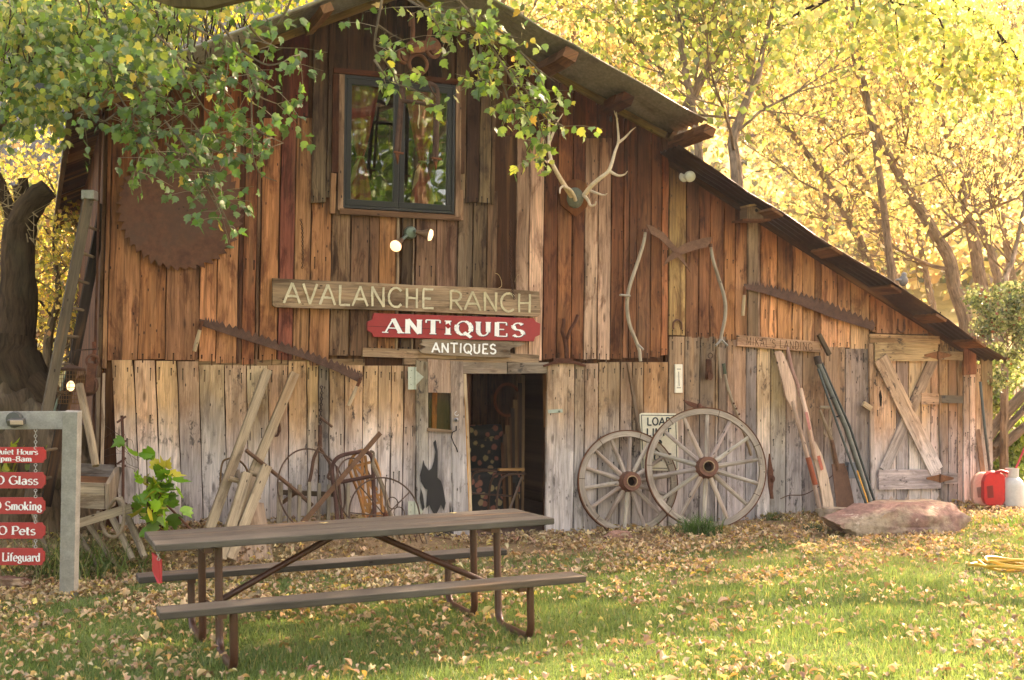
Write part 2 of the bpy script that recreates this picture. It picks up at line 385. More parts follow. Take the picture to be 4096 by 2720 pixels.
def PB(m, x0, x1, yt, yb, col, off=0., th=.025, shear=0., slope=0.):   # a board given by where it is seen on the wall
    s0, zb0 = sz(x0, yb, off+th); s1, zb1 = sz(x1, yb+slope, off+th)
    if yt is None: zt0, zt1 = topz(s0), topz(s1)
    else: zt0 = sz(x0, yt, off+th)[1]; zt1 = sz(x1, yt+slope, off+th)[1]
    if m is up and s0 > 1.75: col = '%02x%02x%02x' % tuple(min(255, int(int(col[i:i+2], 16)*1.12)) for i in (0, 2, 4))
    board(m, s0, s1, zb0, zb1, zt0, zt1, off, th, jit(tuple(min(.8, v*k_) for v, k_ in zip(srgb(col), (1.42, 1.34, 1.22) if m is up else (1.20, 1.13, 1.10))), .16, .035), shear)
    if s1-s0 > .07:
        for zz, on_ in ((min(zb0, zb1)+.05 if m is up else min(zt0, zt1)-.06, 1), ((zb0+zt0)/2+rnd.uniform(-.3, .3), rnd.random() < .6)):
            if not on_: continue
            for f in (.22, .78):
                sx_ = s0+(s1-s0)*f+rnd.uniform(-.01, .01)+(shear*.0); z_ = zz+rnd.uniform(-.012, .012)
                m.box(S(sx_, z_, off+th), D, N, Z, .0055, .0045, .0055, (.012, .009, .008)); L_ = rnd.uniform(.015, .055)
                m.box(S(sx_, z_-L_, off+th), D, N, Z, rnd.uniform(.003, .006), .0028, L_, tuple(v*.32 for v in srgb(col)))
up = MB(); lo = MB()
main = [(247, 318, 829, '9a6238'), (318, 380, 829, '8a5428'), (380, 457, 830, '94603a'), (457, 497, 832, 'a86a38'), (497, 545, 836, 'b07240'),
 (545, 556, 838, '54301a'), (556, 586, 840, '8a5026'), (586, 595, 838, '6a4a30'), (596, 638, 829, 'a86834'), (639, 674, 829, '82402a'), (675, 711, 829, 'a46e40'),
 (1187, 1217, 832, 'a07c62'), (1218, 1250, 832, 'bb9478'), (1251, 1282, 828, '6a3c1e'), (1283, 1316, 828, '8a5226'), (1317, 1345, 828, '74421e'),
 (1346, 1376, 828, 'c29c80'), (1377, 1406, 828, 'bb967a'), (1407, 1435, 827, '6e401e'), (1436, 1448, 826, '8a5630'), (1449, 1466, 826, '7a4a28'),
 (1466, 1498, 825, '74482a'), (1499, 1523, 823, '8a5228'), (1524, 1539, 818, 'a05a28')]
for x0, x1, yb, c in main:
    if x0 in (1251, 1283, 1317): PB(up, x0, x1, None, yb, c)
    elif x0 in (1187, 1218):
        PB(up, x0, x1, 316, yb, c); PB(up, x0-18, x1, None, 314, '6e3a20')
    elif x0 in (1346, 1377):
        PB(up, x0, x1, 318, yb, c); PB(up, x0, x1, None, 316, '7c4624')
    elif x0 in (556, 596, 675): PB(up, x0, x1, 271, yb, c); PB(up, x0, x1, None, 269, '6c2e1a')
    else: PB(up, x0, x1, None, yb, c)
low2 = [(712, 759, 842, '9a6436'), (760, 804, 820, '6e5038'), (806, 847, 820, '6e4c34'), (848, 870, 812, '6e4c30'), (871, 911, 812, '96602e'),
 (923, 947, 812, '54402e'), (956, 1002, 812, '7e5c44'), (1003, 1052, 812, '745440'), (1053, 1086, 822, '6b5844'), (1087, 1119, 828, '5a4632'), (1120, 1143, 830, '6a5038')]
for x0, x1, yb, c in low2:
    yt = 440 if (x0 < 770 or x0 > 1050) else 486
    PB(up, x0, x1, yt, yb, c)
PB(up, 911, 918, 492, 812, '8a7058', .0, .04); PB(up, 947, 953, 492, 812, '8a7058', .0, .04)
for x0, x1, yt, yb, c in [(717, 751, None, 466, '6e5c44'), (752, 769, None, 455, '6a563e'), (770, 799, None, 176, '66543c'), (800, 833, None, 180, '5e4c34'), (833, 866, None, 182, '5a4632'),
 (867, 889, None, 184, '6c5a42'), (891, 911, None, 186, '46321e'), (912, 944, None, 188, '4a3824'), (944, 983, None, 190, '3e2c1a'), (984, 1017, None, 192, '3c2a1a'),
 (1017, 1048, None, 194, '54422c'), (1049, 1073, None, 468, '6a5840'), (1074, 1104, None, 466, '4c3422'), (1105, 1131, None, 467, '6e5c42'), (1132, 1141, None, 472, '5a4830')]:
    PB(up, x0, x1, yt, yb, c, .028, .025)
lean = [(1541, 1580, None, 773, '7e6238'), (1581, 1610, None, 778, '6e4426'), (1611, 1636, None, 779, '7a4a28'), (1637, 1668, None, 781, '7c4c28'), (1669, 1694, None, 783, '96602e'),
 (1695, 1722, None, 784, 'a06a3e'), (1723, 1753, None, 784, '9a7a60'), (1754, 1791, None, 800, 'a2683a'), (1792, 1826, None, 800, 'a06838'), (1827, 1850, None, 800, 'aa7444'), (1851, 1878, None, 800, 'a8764a'),
 (1879, 1893, None, 800, '7a5434'), (1894, 1930, None, 800, 'ae7c50'), (1931, 1960, None, 800, 'b07e54'), (1961, 2004, None, 805, 'b68a62'), (2005, 2020, None, 765, 'a87850'),
 (2021, 2082, None, 768, 'a87a54'), (2083, 2140, None, 770, 'a87c56'), (2141, 2175, None, 790, '9a7454')]
for x0, x1, yt, yb, c in lean: PB(up, x0, x1, yt, yb, c, .0 if x0 > 1540 else 0)
up.build('upper_siding', M['siding'], barn)
for x0, x1, yt, yb, c in [(247, 298, 830, 1215, 'b4906a'), (299, 349, 831, 1215, 'b29270'), (350, 399, 832, 1215, 'b08c66'), (400, 450, 833, 1218, 'b49272'), (451, 509, 841, 1218, 'ae9474'),
 (510, 560, 842, 1218, 'b09678'), (561, 610, 843, 1218, 'ae9676'), (611, 656, 842, 1220, 'b49272'), (657, 700, 833, 1220, 'ac8c66'), (701, 727, 833, 1222, 'ac8a62'), (728, 752, 838, 1222, '7e705e'),
 (753, 788, 842, 1225, 'b08e6c'), (789, 831, 842, 1225, 'b2906c'), (832, 866, 843, 1225, 'b4926c'), (867, 897, 843, 1228, 'b08e6a'), (898, 926, 843, 1228, 'ae8c68'), (927, 956, 843, 1230, 'ae8e6e')]:
    PB(lo, x0, x1, yt, yb, c, .0, .025, shear=max(0, .10*(900-x0)/650))
for x0, x1, yt, yb, c in [(1377, 1426, 835, 1218, '9a8266'), (1428, 1455, 835, 1216, 'a08468'), (1456, 1481, 835, 1216, '8c7258'), (1482, 1538, 835, 1214, 'a8845e'), (1540, 1576, 776, 1212, 'a4886a'),
 (1577, 1611, 776, 1210, '8c7660'), (1612, 1647, 776, 1208, '7e6c58'), (1648, 1654, 776, 1208, 'a08462'), (1655, 1674, 776, 1206, '7a6a58'), (1675, 1718, 783, 1204, '9a8068'), (1719, 1743, 783, 1200, '80746a'),
 (1744, 1775, 784, 1196, 'c8a884'), (1776, 1811, 784, 1192, 'a4926e'), (1812, 1849, 784, 1190, '8e7a66'), (1850, 1899, 800, 1188, '8a7258'), (1900, 1948, 800, 1186, '907860'), (1949, 2004, 804, 1184, '84766a'),
 (2168, 2186, 780, 1184, '8e7052'), (2187, 2207, 790, 1184, '7a6048'), (2208, 2223, 790, 1186, '947458'), (2222, 2236, 860, 1170, 'b0967c'), (2237, 2250, 860, 1168, 'b89e84'), (2251, 2262, 840, 1150, 'a68a6c'), (2263, 2290, 815, 1150, '7e6a4e')]:
    PB(lo, x0, x1, yt, yb, c, .0 if x0 < 2220 else .02, .025)
PB(lo, 2222, 2252, 775, 864, '8a5c44', .05, .03)
# closed door leaf right of the doorway: three very wide planks standing proud
for x0, x1, c in ((1258, 1321, 'a08a70'), (1322, 1344, '96806a'), (1345, 1376, '9a846a')): PB(lo, x0, x1, 838, 1246, c, .03, .04)
# lintel and rail over the doorway
for a, b, c in (((835, 806), (1050, 812), 'a8886a'), ((1050, 812), (1240, 822), '9a7e62')):
    lo.bar(Wp(a[0], a[1]+6, .02), Wp(b[0], b[1]+6, .02), .085, .05, N, srgb(c))
lo.bar(Wp(930, 833, .02), Wp(1165, 840, .02), .06, .06, N, srgb('96785c'))
lo.bar(Wp(1058, 848, .02), Wp(1166, 849, .02), .11, .07, N, srgb('8c7a68')); lo.bar(Wp(1168, 849, .02), Wp(1262, 848, .02), .11, .07, N, srgb('9c8a76'))
lo.bar(Wp(450, 837, .0), Wp(840, 836, .0), .07, .03, N, srgb('8a6c4c'))
lo.build('lower_siding', M['lower'], barn)
# corner boards
cb = MB()
for x0, x1, yt, yb, c in [(235, 246, 200, 848, '9a6a40'), (228, 234, 230, 846, '7c5634'), (217, 227, 230, 1150, '7a5c40'), (207, 216, 230, 1150, '5c3822')]:
    PB(cb, x0, x1, yt, yb, c, .0 if x0 > 230 else -.02, .045)
for x0, x1, yt, yb, c in [(228, 238, 860, 1150, 'a89278'), (216, 226, 870, 1150, '7e6a54')]: PB(cb, x0, x1, yt, yb, c, .03, .03)
cb.build('corner_board', M['siding'], barn)
# added dark backing for the shade in board gaps; side walls, back wall
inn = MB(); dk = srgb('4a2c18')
def sheet(s0, s1, zb, zt0, zt1, o0, o1, col=dk):
    inn.prism([S(s0, zb, o0), S(s1, zb, o0), S(s1, zt1, o0), S(s0, zt0, o0)], (N*(o1-o0)), col)
sw0, swt = sz(800, 180); sw1, swb = sz(1046, 488)
ds0 = sz(1083, 1100)[0]; ds1 = sz(1256, 1100)[0]; dt = 1.73
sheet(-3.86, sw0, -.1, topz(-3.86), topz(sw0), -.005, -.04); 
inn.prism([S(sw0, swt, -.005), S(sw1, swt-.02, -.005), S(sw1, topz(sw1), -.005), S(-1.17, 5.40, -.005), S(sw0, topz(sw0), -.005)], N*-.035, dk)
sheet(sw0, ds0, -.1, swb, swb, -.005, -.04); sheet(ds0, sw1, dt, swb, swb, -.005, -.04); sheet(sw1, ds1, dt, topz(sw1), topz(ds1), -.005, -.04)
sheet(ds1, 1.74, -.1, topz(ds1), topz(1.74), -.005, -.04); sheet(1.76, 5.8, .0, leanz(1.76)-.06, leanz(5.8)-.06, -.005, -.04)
inn.build('gap_backing', M['wood'], barn)
sw = MB()
def sidewall(s, o0, o1, zb, zt, cols, face):
    o = o0
    while o > o1:
        wd = rnd.uniform(.16, .27); c = jit(tuple(v*.86 for v in srgb(rnd.choice(cols))), .15)
        z1 = zt+rnd.uniform(-.01, .01); q = rnd.uniform(0, 50)
        P = [S(s, zb, o), S(s, zb, o-wd+.006), S(s, z1, o-wd+.006), S(s, z1, o)]
        sw.prism(P, D*(.025*face), c, gd=(Z, N)); o -= wd
sidewall(-3.90, 0, -DEP, -.15, roofL(-3.9)-.08, ['6a4226', '7a4c2c', '5c3820'], 1)
sidewall(1.73, 0, -DEP, 3.6, roofR(1.73)-.08, ['6a4226', '7a4c2c'], 1)
sidewall(5.85, 0, -6, .1, leanz(5.85)-.06, ['8a6a4c', '7a5c40'], 1)
for a, b, zt, zt2, o in ((-3.88, -1.17, roofL(-3.88), 5.4, -DEP), (-1.17, 1.72, 5.4, roofR(1.72), -DEP), (1.75, 5.8, leanz(1.75), leanz(5.8), -6)):
    sw.prism([S(a, -.1, o), S(b, -.1, o), S(b, zt2-.08, o), S(a, zt-.08, o)], N*-.03, srgb('6a4226'))
sw.build('side_wall', M['siding'], barn)
# tin roofs
def corrug(name, s0, z0, s1, z1, o0, o1, col, per=.10, amp=.020, rows=10, wob=.012, jag=.03):
    m = MB(); no = int((o0-o1)/per*5); sl = Vector((s1-s0, z1-z0)); nn = Vector((-sl.y, sl.x)).normalized()
    if nn.y < 0: nn = -nn
    vv = []
    for i in range(rows+1):
        f = i/rows; e = o0+rnd.uniform(-jag, jag)*.5
        for j in range(no+1):
            o = e+(o1-e)*j/no; a = amp*math.sin(2*math.pi*(o-o1)/per)+wob*mnoise.noise(Vector((f*6, o*1.3, s0)))
            a -= .010*(1 if (i % 5 == 0) else 0)*0
            vv.append(S(s0+(s1-s0)*f+nn.x*a, z0+(z1-z0)*f+nn.y*a, o))
    m.add(vv, [(i*(no+1)+j, i*(no+1)+j+1, (i+1)*(no+1)+j+1, (i+1)*(no+1)+j) for i in range(rows) for j in range(no)], col, gc=[(0, 0, 0)]*len(vv))
    o = m.build(name, M['tin'], barn, smooth=True); sd = o.modifiers.new('thickness', 'SOLIDIFY'); sd.thickness = .004; sd.offset = 1
    return o
t = NT('galvanised_tin'); c = t.attr('col').outputs['Color']; tc = t.n('ShaderNodeTexCoord').outputs['Object']
nz = t.noise(tc, 2.2, 6, .65); n2 = t.noise(tc, 30, 4)
colr = t.mix(1., c, t.grey(t.mapr(n2, .3, .7, .75, 1.2)), 'MULTIPLY'); colr = t.mix(t.mapr(nz, .54, .70, 0., .7), colr, (.10, .06, .035))
M['tin'] = t.fin(colr, .42, .65, .5)
corrug('roof', -4.22, roofL(-4.22), -1.17, 5.49, .8, -DEP-.3, srgb('94948a'))
corrug('roof', 1.80, roofR(1.80), -1.17, 5.49, .8, -DEP-.3, srgb('908a80'))
corrug('lean_to_roof', 5.98, leanz(5.98), 1.66, leanz(1.66), .42, -6.2, srgb('3e2c20'), jag=.05)
# purlins, rafter tails and roof edge boards
def beam(px, py, o0, o1, r, col='6a4024', ang=0, seed=0):
    s, z = sz(px, py, 0); z = min(z, roof(s)-r-.03); m = MB(); pts = []; rr = []
    for i in range(7):
        f = i/6; pts.append(S(s+.015*mnoise.noise(Vector((f*3, seed, 0))), z+.01*mnoise.noise(Vector((f*3, seed, 9))), o0+(o1-o0)*f)); rr.append(r*(1+.16*mnoise.noise(Vector((f*4, seed, 5))))*(1 if f < .99 else .8))
    [m.bar(pts[i], pts[i+1], r*1.7+(rr[i]-r)*1.5, r*1.25, Vector((D.x, D.y, -.40 if s > -1.17 else .49)).cross(N), srgb(col)) for i in range(6)]; return m.build('purlin_end', M['wood'], barn)
beam(1243, 122, -.5, .80, .085, '7a5236', seed=1); beam(1396, 212, -.5, .52, .08, '5a3018', seed=2); beam(1548, 302, -.5, .80, .075, '7a4e30', seed=3)
beam(712, 30, -.5, .8, .06, '8a6240', seed=4)
fb = MB()
for s0, s1, fn in ((-4.1, -1.2, roofL), (-1.1, 1.72, roofR)):
    fb.bar(S(s0, fn(s0)-.065, .035), S(s1, fn(s1)-.065, .035), .07, .05, N, srgb('8a6c40'))
fb.bar(S(1.78, leanz(1.78)-.05, .04), S(5.85, leanz(5.85)-.05, .04), .05, .06, N, srgb('4a3020'))
fb.build('rake_board', M['wood'], barn)
for px, py in ((1745, 470), (1880, 558), (2013, 640), (2115, 700), (2205, 752)):
    rf = MB(); s, z = sz(px, py, .05); dirs = Vector((D.x, D.y, -.487)).normalized()
    rf.bar(S(s, leanz(s)-.03, -.1), S(s, leanz(s)-.03, .45), .16, .03, dirs.cross(N), srgb('7a5234'))
    rf.build('rafter_tail', M['wood'], barn)
oh = MB(); o = .75                                         # planks under the left eave
while o > -DEP-.2:
    wd = rnd.uniform(.13, .24); s0 = -4.19+rnd.uniform(-.03, .03)
    dv = Vector((D.x, D.y, .49)).normalized()
    a = S(s0, roofL(s0)-.045, o-wd/2); b = S(-3.80, roofL(-3.80)-.045, o-wd/2)
    if rnd.random() > .06: oh.bar(a, b, wd-rnd.uniform(.004, .03), .022, dv.cross(N), jit(srgb(rnd.choice(['6a4628', '4a2c16', '3a2414', '8a6238'])), .2))
    o -= wd
oh.bar(S(-4.20, roofL(-4.20)-.07, .8), S(-4.20, roofL(-4.20)-.07, -DEP-.2), .05, .05, Z, srgb('5a4a34'))
oh.build('eave_board', M['wood'], barn)
# block of post and purlin at the step between the two roofs
st = MB(); st.bar(Wp(1540, 312, .05), Wp(1570, 340, .05), .10, .16, N, srgb('7a5a3c')); st.bar(Wp(1530, 300, .03), Wp(1532, 350, .03), .06, .05, N, srgb('6a4428'))
st.build('roof_block', M['wood'], barn)
# concrete sill and floor
fl = MB(); fl.box(S((ds0+ds1)/2, .085, -1.9), D, N, Z, 1.6, 2.1, .05, srgb('6e5444')); fl.box(S((ds0+ds1)/2, .06, .10), D, N, Z, .48, .16, .06, srgb('9c7c66'))
fl.build('door_sill', M['matt'], barn)
ib = MB()
for i in range(16):
    s = -1.5+i*.2; ib.prism([S(s, .1, -3.6), S(s+.19, .1, -3.6), S(s+.19, 3.2, -3.6), S(s, 3.2, -3.6)], N*-.03, jit(srgb(rnd.choice(['8a5c3c', '6a4630', 'a8805c'])), .2))
ib.prism([S(-1.5, .1, -.3), S(-1.5, .1, -3.6), S(-1.5, 2.6, -3.6), S(-1.5, 2.6, -.3)], D*.03, srgb('6a4630'))
ib.prism([S(1.6, .1, -.3), S(1.6, .1, -3.6), S(1.6, 2.6, -3.6), S(1.6, 2.6, -.3)], D*-.03, srgb('8a6444'))
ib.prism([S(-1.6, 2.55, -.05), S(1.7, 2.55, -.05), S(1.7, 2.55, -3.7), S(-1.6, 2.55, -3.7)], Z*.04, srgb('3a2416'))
ib.build('inner_wall', M['wood'], barn)
# upper window
win = MB(); fr = srgb('1c1c16'); q = [(795, 172), (1050, 197), (1047, 493), (791, 478)]
def qp(u, v, off):                                       # bilinear point of the window quad
    a = Vector(q[0]).lerp(Vector(q[1]), u); b = Vector(q[3]).lerp(Vector(q[2]), u); p = a.lerp(b, v); return Wp(p.x, p.y, off)
def frame(m, u0, v0, u1, v1, wu, wv, off, th, col):
    for a in ((u0, v0, u1, v0+wv), (u0, v1-wv, u1, v1), (u0, v0+wv, u0+wu, v1-wv), (u1-wu, v0+wv, u1, v1-wv)):
        m.prism([qp(a[0], a[3], off), qp(a[2], a[3], off), qp(a[2], a[1], off), qp(a[0], a[1], off)], N*-th, col)
frame(win, 0, 0, 1, 1, .02, .018, .075, .09, srgb('22221e'))
wfo = win.build('window', M['paint'], barn)
for u0, u1 in ((.022, .497), (.503, .978)):
    sa = MB(); frame(sa, u0, .02, u1, .98, .045, .045, .064, .05, fr); so = sa.build('sash', M['paint'], wfo, bevel=.003)
    gp = MB(); gp.prism([qp(u0+.045, .936, .045), qp(u1-.045, .936, .045), qp(u1-.045, .065, .045), qp(u0+.045, .065, .045)], N*-.004, (.9, .9, .9)); gp.build('window_pane', M['glass'], wfo)
tr = MB()
def trim(a, b, wd, col, off=.06, th=.03): tr.bar(Wp(a[0], a[1], off), Wp(b[0], b[1], off), wd, th, N, srgb(col))
trim((769, 162), (1066, 190), .05, '5e3420'); trim((782, 487), (1062, 503), .055, '70503a')
trim((788, 172), (785, 484), .055, '947258'); trim((1057, 198), (1055, 500), .055, '947258')
trim((775, 172), (772, 398), .065, '54301e'); trim((1067, 190), (1066, 400), .04, '60402a'); trim((769, 400), (766, 492), .05, '8a6244'); trim((1064, 438), (1063, 508), .04, '9a7458')
tr.build('window_trim', M['wood'], wfo)
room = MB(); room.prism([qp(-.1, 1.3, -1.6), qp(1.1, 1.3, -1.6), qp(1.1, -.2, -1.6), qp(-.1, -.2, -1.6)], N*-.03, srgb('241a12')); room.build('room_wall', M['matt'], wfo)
for u in (.15, .71):
    cu = MB(); vv = []; n = 22
    for i in range(25):
        f = i/24; c = .30 if f < .62 else .30; wd = .15*(1-f/.62)**.8+.025 if f < .62 else .025+.09*((f-.62)/.38)**.7
        for k in range(n+1):
            uu = (k/n-.5)*2; dd = .02*math.cos(uu*9)*(.4+wd*3); vv.append(qp(u+wd*uu, f*.94+.03, -.06+dd))
    cu.add(vv, [(i*(n+1)+k, i*(n+1)+k+1, (i+1)*(n+1)+k+1, (i+1)*(n+1)+k) for i in range(24) for k in range(n)], srgb('9a3a2c'))
    co = cu.build('curtain', M['matt'], wfo, smooth=True)
    ti = MB(); pc = qp(u, .615, -.04); ti.torus(pc, Z, .035, .008, 16, 6, srgb('b09868'))
    for k in range(5): ti.tube([pc, pc+D*(-.03-.01*k)+Z*-.10, pc+D*(-.05-.012*k)+Z*(-.2-.02*k)], .004, 4, srgb('b8a070'))
    ti.build('tie_cord', M['matt'], co)
# open door leaf beside the doorway
dl = MB()
def leafb(pts, off, th, col): dl.prism([Wp(x, y, off) for x, y in pts], N*-th, jit(srgb(col), .05))
leafb([(962, 1262), (987, 1263), (987, 834), (960, 831)], .07, .04, 'a08a72')
leafb([(988, 905), (1040, 906), (1038, 832), (987, 828)], .08, .045, 'ac8c74')
leafb([(989, 1264), (1046, 1266), (1042, 996), (988, 992)], .07, .04, 'b49a84')
leafb([(1047, 1268), (1084, 1268), (1068, 834), (1039, 832)], .085, .045, '9c8874')
door = dl.build('door', M['lower'], barn)
dg = MB(); dg.prism([Wp(989, 993, .045), Wp(1041, 996, .045), Wp(1039, 906, .045), Wp(987, 905, .045)], N*-.004, (.9, .9, .9)); dg.build('door_pane', M['dusty'], door)
db = MB(); db.prism([Wp(989, 993, .02), Wp(1041, 996, .02), Wp(1039, 906, .02), Wp(987, 905, .02)], N*-.01, srgb('6e5c48')); db.bar(Wp(1002, 905, .035), Wp(1000, 990, .035), .05, .02, N, srgb('a0642c'))
db.bar(Wp(985, 990, .075), Wp(1042, 995, .075), .03, .03, N, srgb('8a7058')); db.build('door_backing', M['wood'], door)
sil = MB()
for P in ([(1004.2,1013.8),(999.4,1020.5),(1001.5,1031.3),(1004,1042),(1000.7,1063.5),(995.3,1079.6),(988.6,1085),(979.2,1071.6),(976.5,1060.8),(973.9,1075.6),(968.5,1095.7),(970.6,1110.5),(979.2,1125.3),(985.9,1129.3),(984,1152),(982.4,1172),(990,1164),(995.3,1176),(1004,1190),(1010,1178),(1016.8,1163),(1023.5,1177),(1028,1160),(1022,1125),(1016.8,1109),(1008.8,1101),(1009.3,1060.8),(1008.8,1039.3),(1006,1020.5)],
          [(998,1224),(1010,1238),(1030,1246),(1050,1246),(1066,1250),(1062,1236),(1054,1226)], [(970,1125),(968,1150),(975,1178),(979,1170),(975,1140)], [(1038,1166),(1036,1185),(1041,1185)], [(1045,1160),(1042,1185),(1049,1185)], [(1053,1163),(1051,1185),(1056,1185)]):
    sil.prism([Wp(x, y, .083) for x, y in P], N*-.005, (.012, .012, .014))
tag(sil.build('cutout_silhouette', M['paint']), 'black cutout of a rider waving from a rearing horse on the door', 'silhouette')
jm = MB(); jm.prism([Wp(x, y, .05) for x, y in ((1086, 1262), (1091, 1262), (1086, 1100), (1080, 960), (1075, 862), (1066, 862), (1070, 900), (1074, 1100))], N*-.12, srgb('c8b08c'))
jm.prism([Wp(x, y, .055) for x, y in ((1081, 1262), (1085, 1262), (1078, 1050), (1073, 930), (1070, 900), (1069, 900), (1073, 1100))], N*-.03, srgb('d08a30'))
jm.bar(Wp(1257, 862, .0), Wp(1263, 1245, .0), .016, .09, N, srgb('7a4c24')); jm.build('door_jamb', M['clean'], barn)
for y in (870, 1180):
    hg = MB()
    hg.prism([Wp(x, yy, .085) for x, yy in ((941, y+28), (957, y+28), (957, y-24), (941, y-24))], N*-.006, srgb('b4b8a2'))
    hg.prism([Wp(x, yy, .085) for x, yy in ((959, y+18), (977, y-1), (959, y-16))], N*-.006, srgb('a8ac98'))
    hg.tube([Wp(958, y+28, .09), Wp(958, y-24, .09)], .008, 8, srgb('a8ac98'))
    for k in (-16, 0, 16): hg.ball(Wp(947+(k % 3), y+k, .088), .005, col=srgb('7a7c6c'), n=6, m=4)
    hg.build('hinge', M['paint'], door)
pk = MB(); pk.torus(Wp(1053, 954, .10), N, .02, .0035, 20, 6, srgb('c8c8c8'), a0=0, a1=4.4, x=Z); pk.ball(Wp(1052, 968, .10), .022, .022, .022, 14, 8, srgb('9a9a98')); pk.ball(Wp(1052, 968, .12), .01, col=(.02, .02, .02))
pk.build('padlock', M['metal'], door)
hk = MB(); hk.tube([Wp(x, y, o) for x, y, o in ((1052, 982, .09), (1052, 992, .10), (1043, 997, .12), (1041, 1008, .13), (1046, 1022, .13), (1052, 1032, .11), (1055, 1042, .09))], .006, 6, srgb('2c2622')); hk.build('door_hook', M['rust'], door)
hs = MB(); hs.bar(Wp(1264, 949, .075), Wp(1297, 947, .075), .036, .006, N, srgb('98a290')); hs.ball(Wp(1290, 948, .08), .012, col=srgb('7c8474')); hs.build('hasp', M['paint'], barn)
# plank door of the lean-to with its crossed braces
xd = MB()
for x0, x1, c in ((2012, 2066, 'be9c7c'), (2067, 2094, '8c7866'), (2095, 2123, 'c0a080'), (2124, 2146, 'bc9a7a'), (2147, 2165, 'b69070')): PB(xd, x0, x1, 796, 1152, c, .02, .025)
xdo = xd.build('shed_door', M['lower'], barn)
br = MB()
def xb(a, b, wd, col, off, name='door_brace'): br.bar(Wp(a[0], a[1], off), Wp(b[0], b[1], off), wd, .025, N, srgb(col))
xb((2152, 828), (2038, 1084), .13, 'a48a72', .062); xb((2030, 826), (2159, 1086), .19, 'c4a384', .088)
xb((2016, 811), (2161, 812), .21, 'be9e74', .075); xb((2025, 1106), (2168, 1104), .22, 'b0846a', .075); xb((2123, 919), (2163, 920), .13, 'c09a7a', .07)
br.build('door_brace', M['lower'], xdo)
fr_ = MB()
for a, b, wd, c in (((2005, 774), (2165, 779), .04, 'b08a64'), ((2005, 783), (2165, 787), .07, 'aa845e'), ((2007, 792), (2012, 1150), .05, 'b08c6c'), ((2166, 800), (2170, 1150), .03, '8e6e50'),
   ((2166, 819), (2218, 821), .10, '9c8468'), ((2163, 920), (2219, 921), .09, '6c6252'), ((2170, 1104), (2206, 1103), .12, '9a7454')):
    fr_.bar(Wp(a[0], a[1], .06), Wp(b[0], b[1], .06), wd, .03, N, srgb(c))
fr_.build('door_frame', M['lower'], barn)
for x, y in ((2163, 819), (2168, 1103)):
    sh = MB()
    for sx in (-1, 1): sh.prism([Wp(x+sx*a, y+b, .095) for a, b in ((1, 9), (1, -9), (31, -2), (31, 2))], N*-.006, srgb('8a5a3c'))
    sh.tube([Wp(x, y-10, .10), Wp(x, y+10, .10)], .01, 8, srgb('6e4630'))
    sh.build('strap_hinge', M['rust'], xdo)
tn = MB(); tn.bar(Wp(1990, 930, .09), Wp(2008, 943, .09), .06, .03, N, srgb('b09878')); tn.build('turn_button', M['clean'], xdo)
hd = MB(); hd.prism([Wp(x, y, .05) for x, y in ((2030, 936), (2027, 910), (2030, 898), (2034, 915), (2033, 936))], N*-.003, (.02, .015, .012)); hd.build('hand_hole', M['matt'], xdo)
ts = MB(); vv = []
for i in range(7):
    for k in range(25): 
        p = Wp(2014+k*(2168-2014)/24, 1130+i*(1188-1130)/6, .03); p += N*(.012*math.sin(k*1.1+i*.6)+.02*i/6); vv.append(p)
ts.add(vv, [(i*25+k, i*25+k+1, (i+1)*25+k+1, (i+1)*25+k) for i in range(6) for k in range(24)], srgb('b49c88')); ts.build('draught_sheet', M['matt'], xdo, smooth=True)
# ------------------------------------------------------------ leaves, branches, trees
LOBED = np.array([(0, 0, 0), (.30, .10, .05), (.50, .34, .02), (.34, .42, .07), (.36, .66, .03), (.14, .72, .03), (0, 1.08, -.10), (-.16, .70, .03), (-.38, .62, .02), (-.33, .40, .07), (-.48, .30, .0), (-.28, .08, .05), (0, .45, -.03)])
LOBF = np.array([(12, i, (i+1) % 12) for i in range(12)])
QUAD = np.array([(0, 0, 0), (.42, .45, .10), (0, 1, -.05), (-.42, .45, .10)]); QUADF = np.array([(0, 1, 2), (0, 2, 3)])
BLADE = np.array([(-.5, 0, 0), (.5, 0, 0), (0, 1, 0)]); BLADEF = np.array([(0, 1, 2)])
def rotset(n, axis_dir, spread, rng=nr):
    """n frames: leaf axis (local y) scattered about axis_dir, random spin"""
    y = np.array(axis_dir)[None, :]+rng.normal(0, spread, (n, 3)); y /= np.linalg.norm(y, axis=1)[:, None]
    r = rng.normal(0, 1, (n, 3)); x = np.cross(y, r); x /= np.linalg.norm(x, axis=1)[:, None]; z = np.cross(x, y)
    return np.stack([x, y, z], 2)                         # columns
def scatter(base, faces, pos, R, size):
    n = len(pos); k = len(base); v = (base[None]*size[:, None, None]) @ R.transpose(0, 2, 1)+pos[:, None, :]
    f = faces[None]+(np.arange(n)*k)[:, None, None]; return v.reshape(-1, 3), f.reshape(-1, faces.shape[1])
def palette(n, cols, wts, var=.18, rng=nr):
    c = np.array([srgb(x) if isinstance(x, str) else x for x in cols]); i = rng.choice(len(c), n, p=np.array(wts)/sum(wts))
    return np.clip(c[i]*(1+rng.normal(0, var, (n, 1)))*(1+rng.normal(0, .06, (n, 3))), 0, 1)
def leaves(name, pos, size, cols, wts, mat, parent=None, shape='quad', axis=(0, 0, -.6), spread=.7, kind=None, sv=.3):
    pos = np.asarray(pos); n = len(pos); b, f = (LOBED, LOBF) if shape == 'lobed' else (QUAD, QUADF)
    v, ff = scatter(b, f, pos, rotset(n, axis, spread), size*(1+nr.uniform(-sv, sv, n)))
    c = np.repeat(palette(n, cols, wts), len(b), 0); return npmesh(name, v, ff, c, mat, parent, kind)
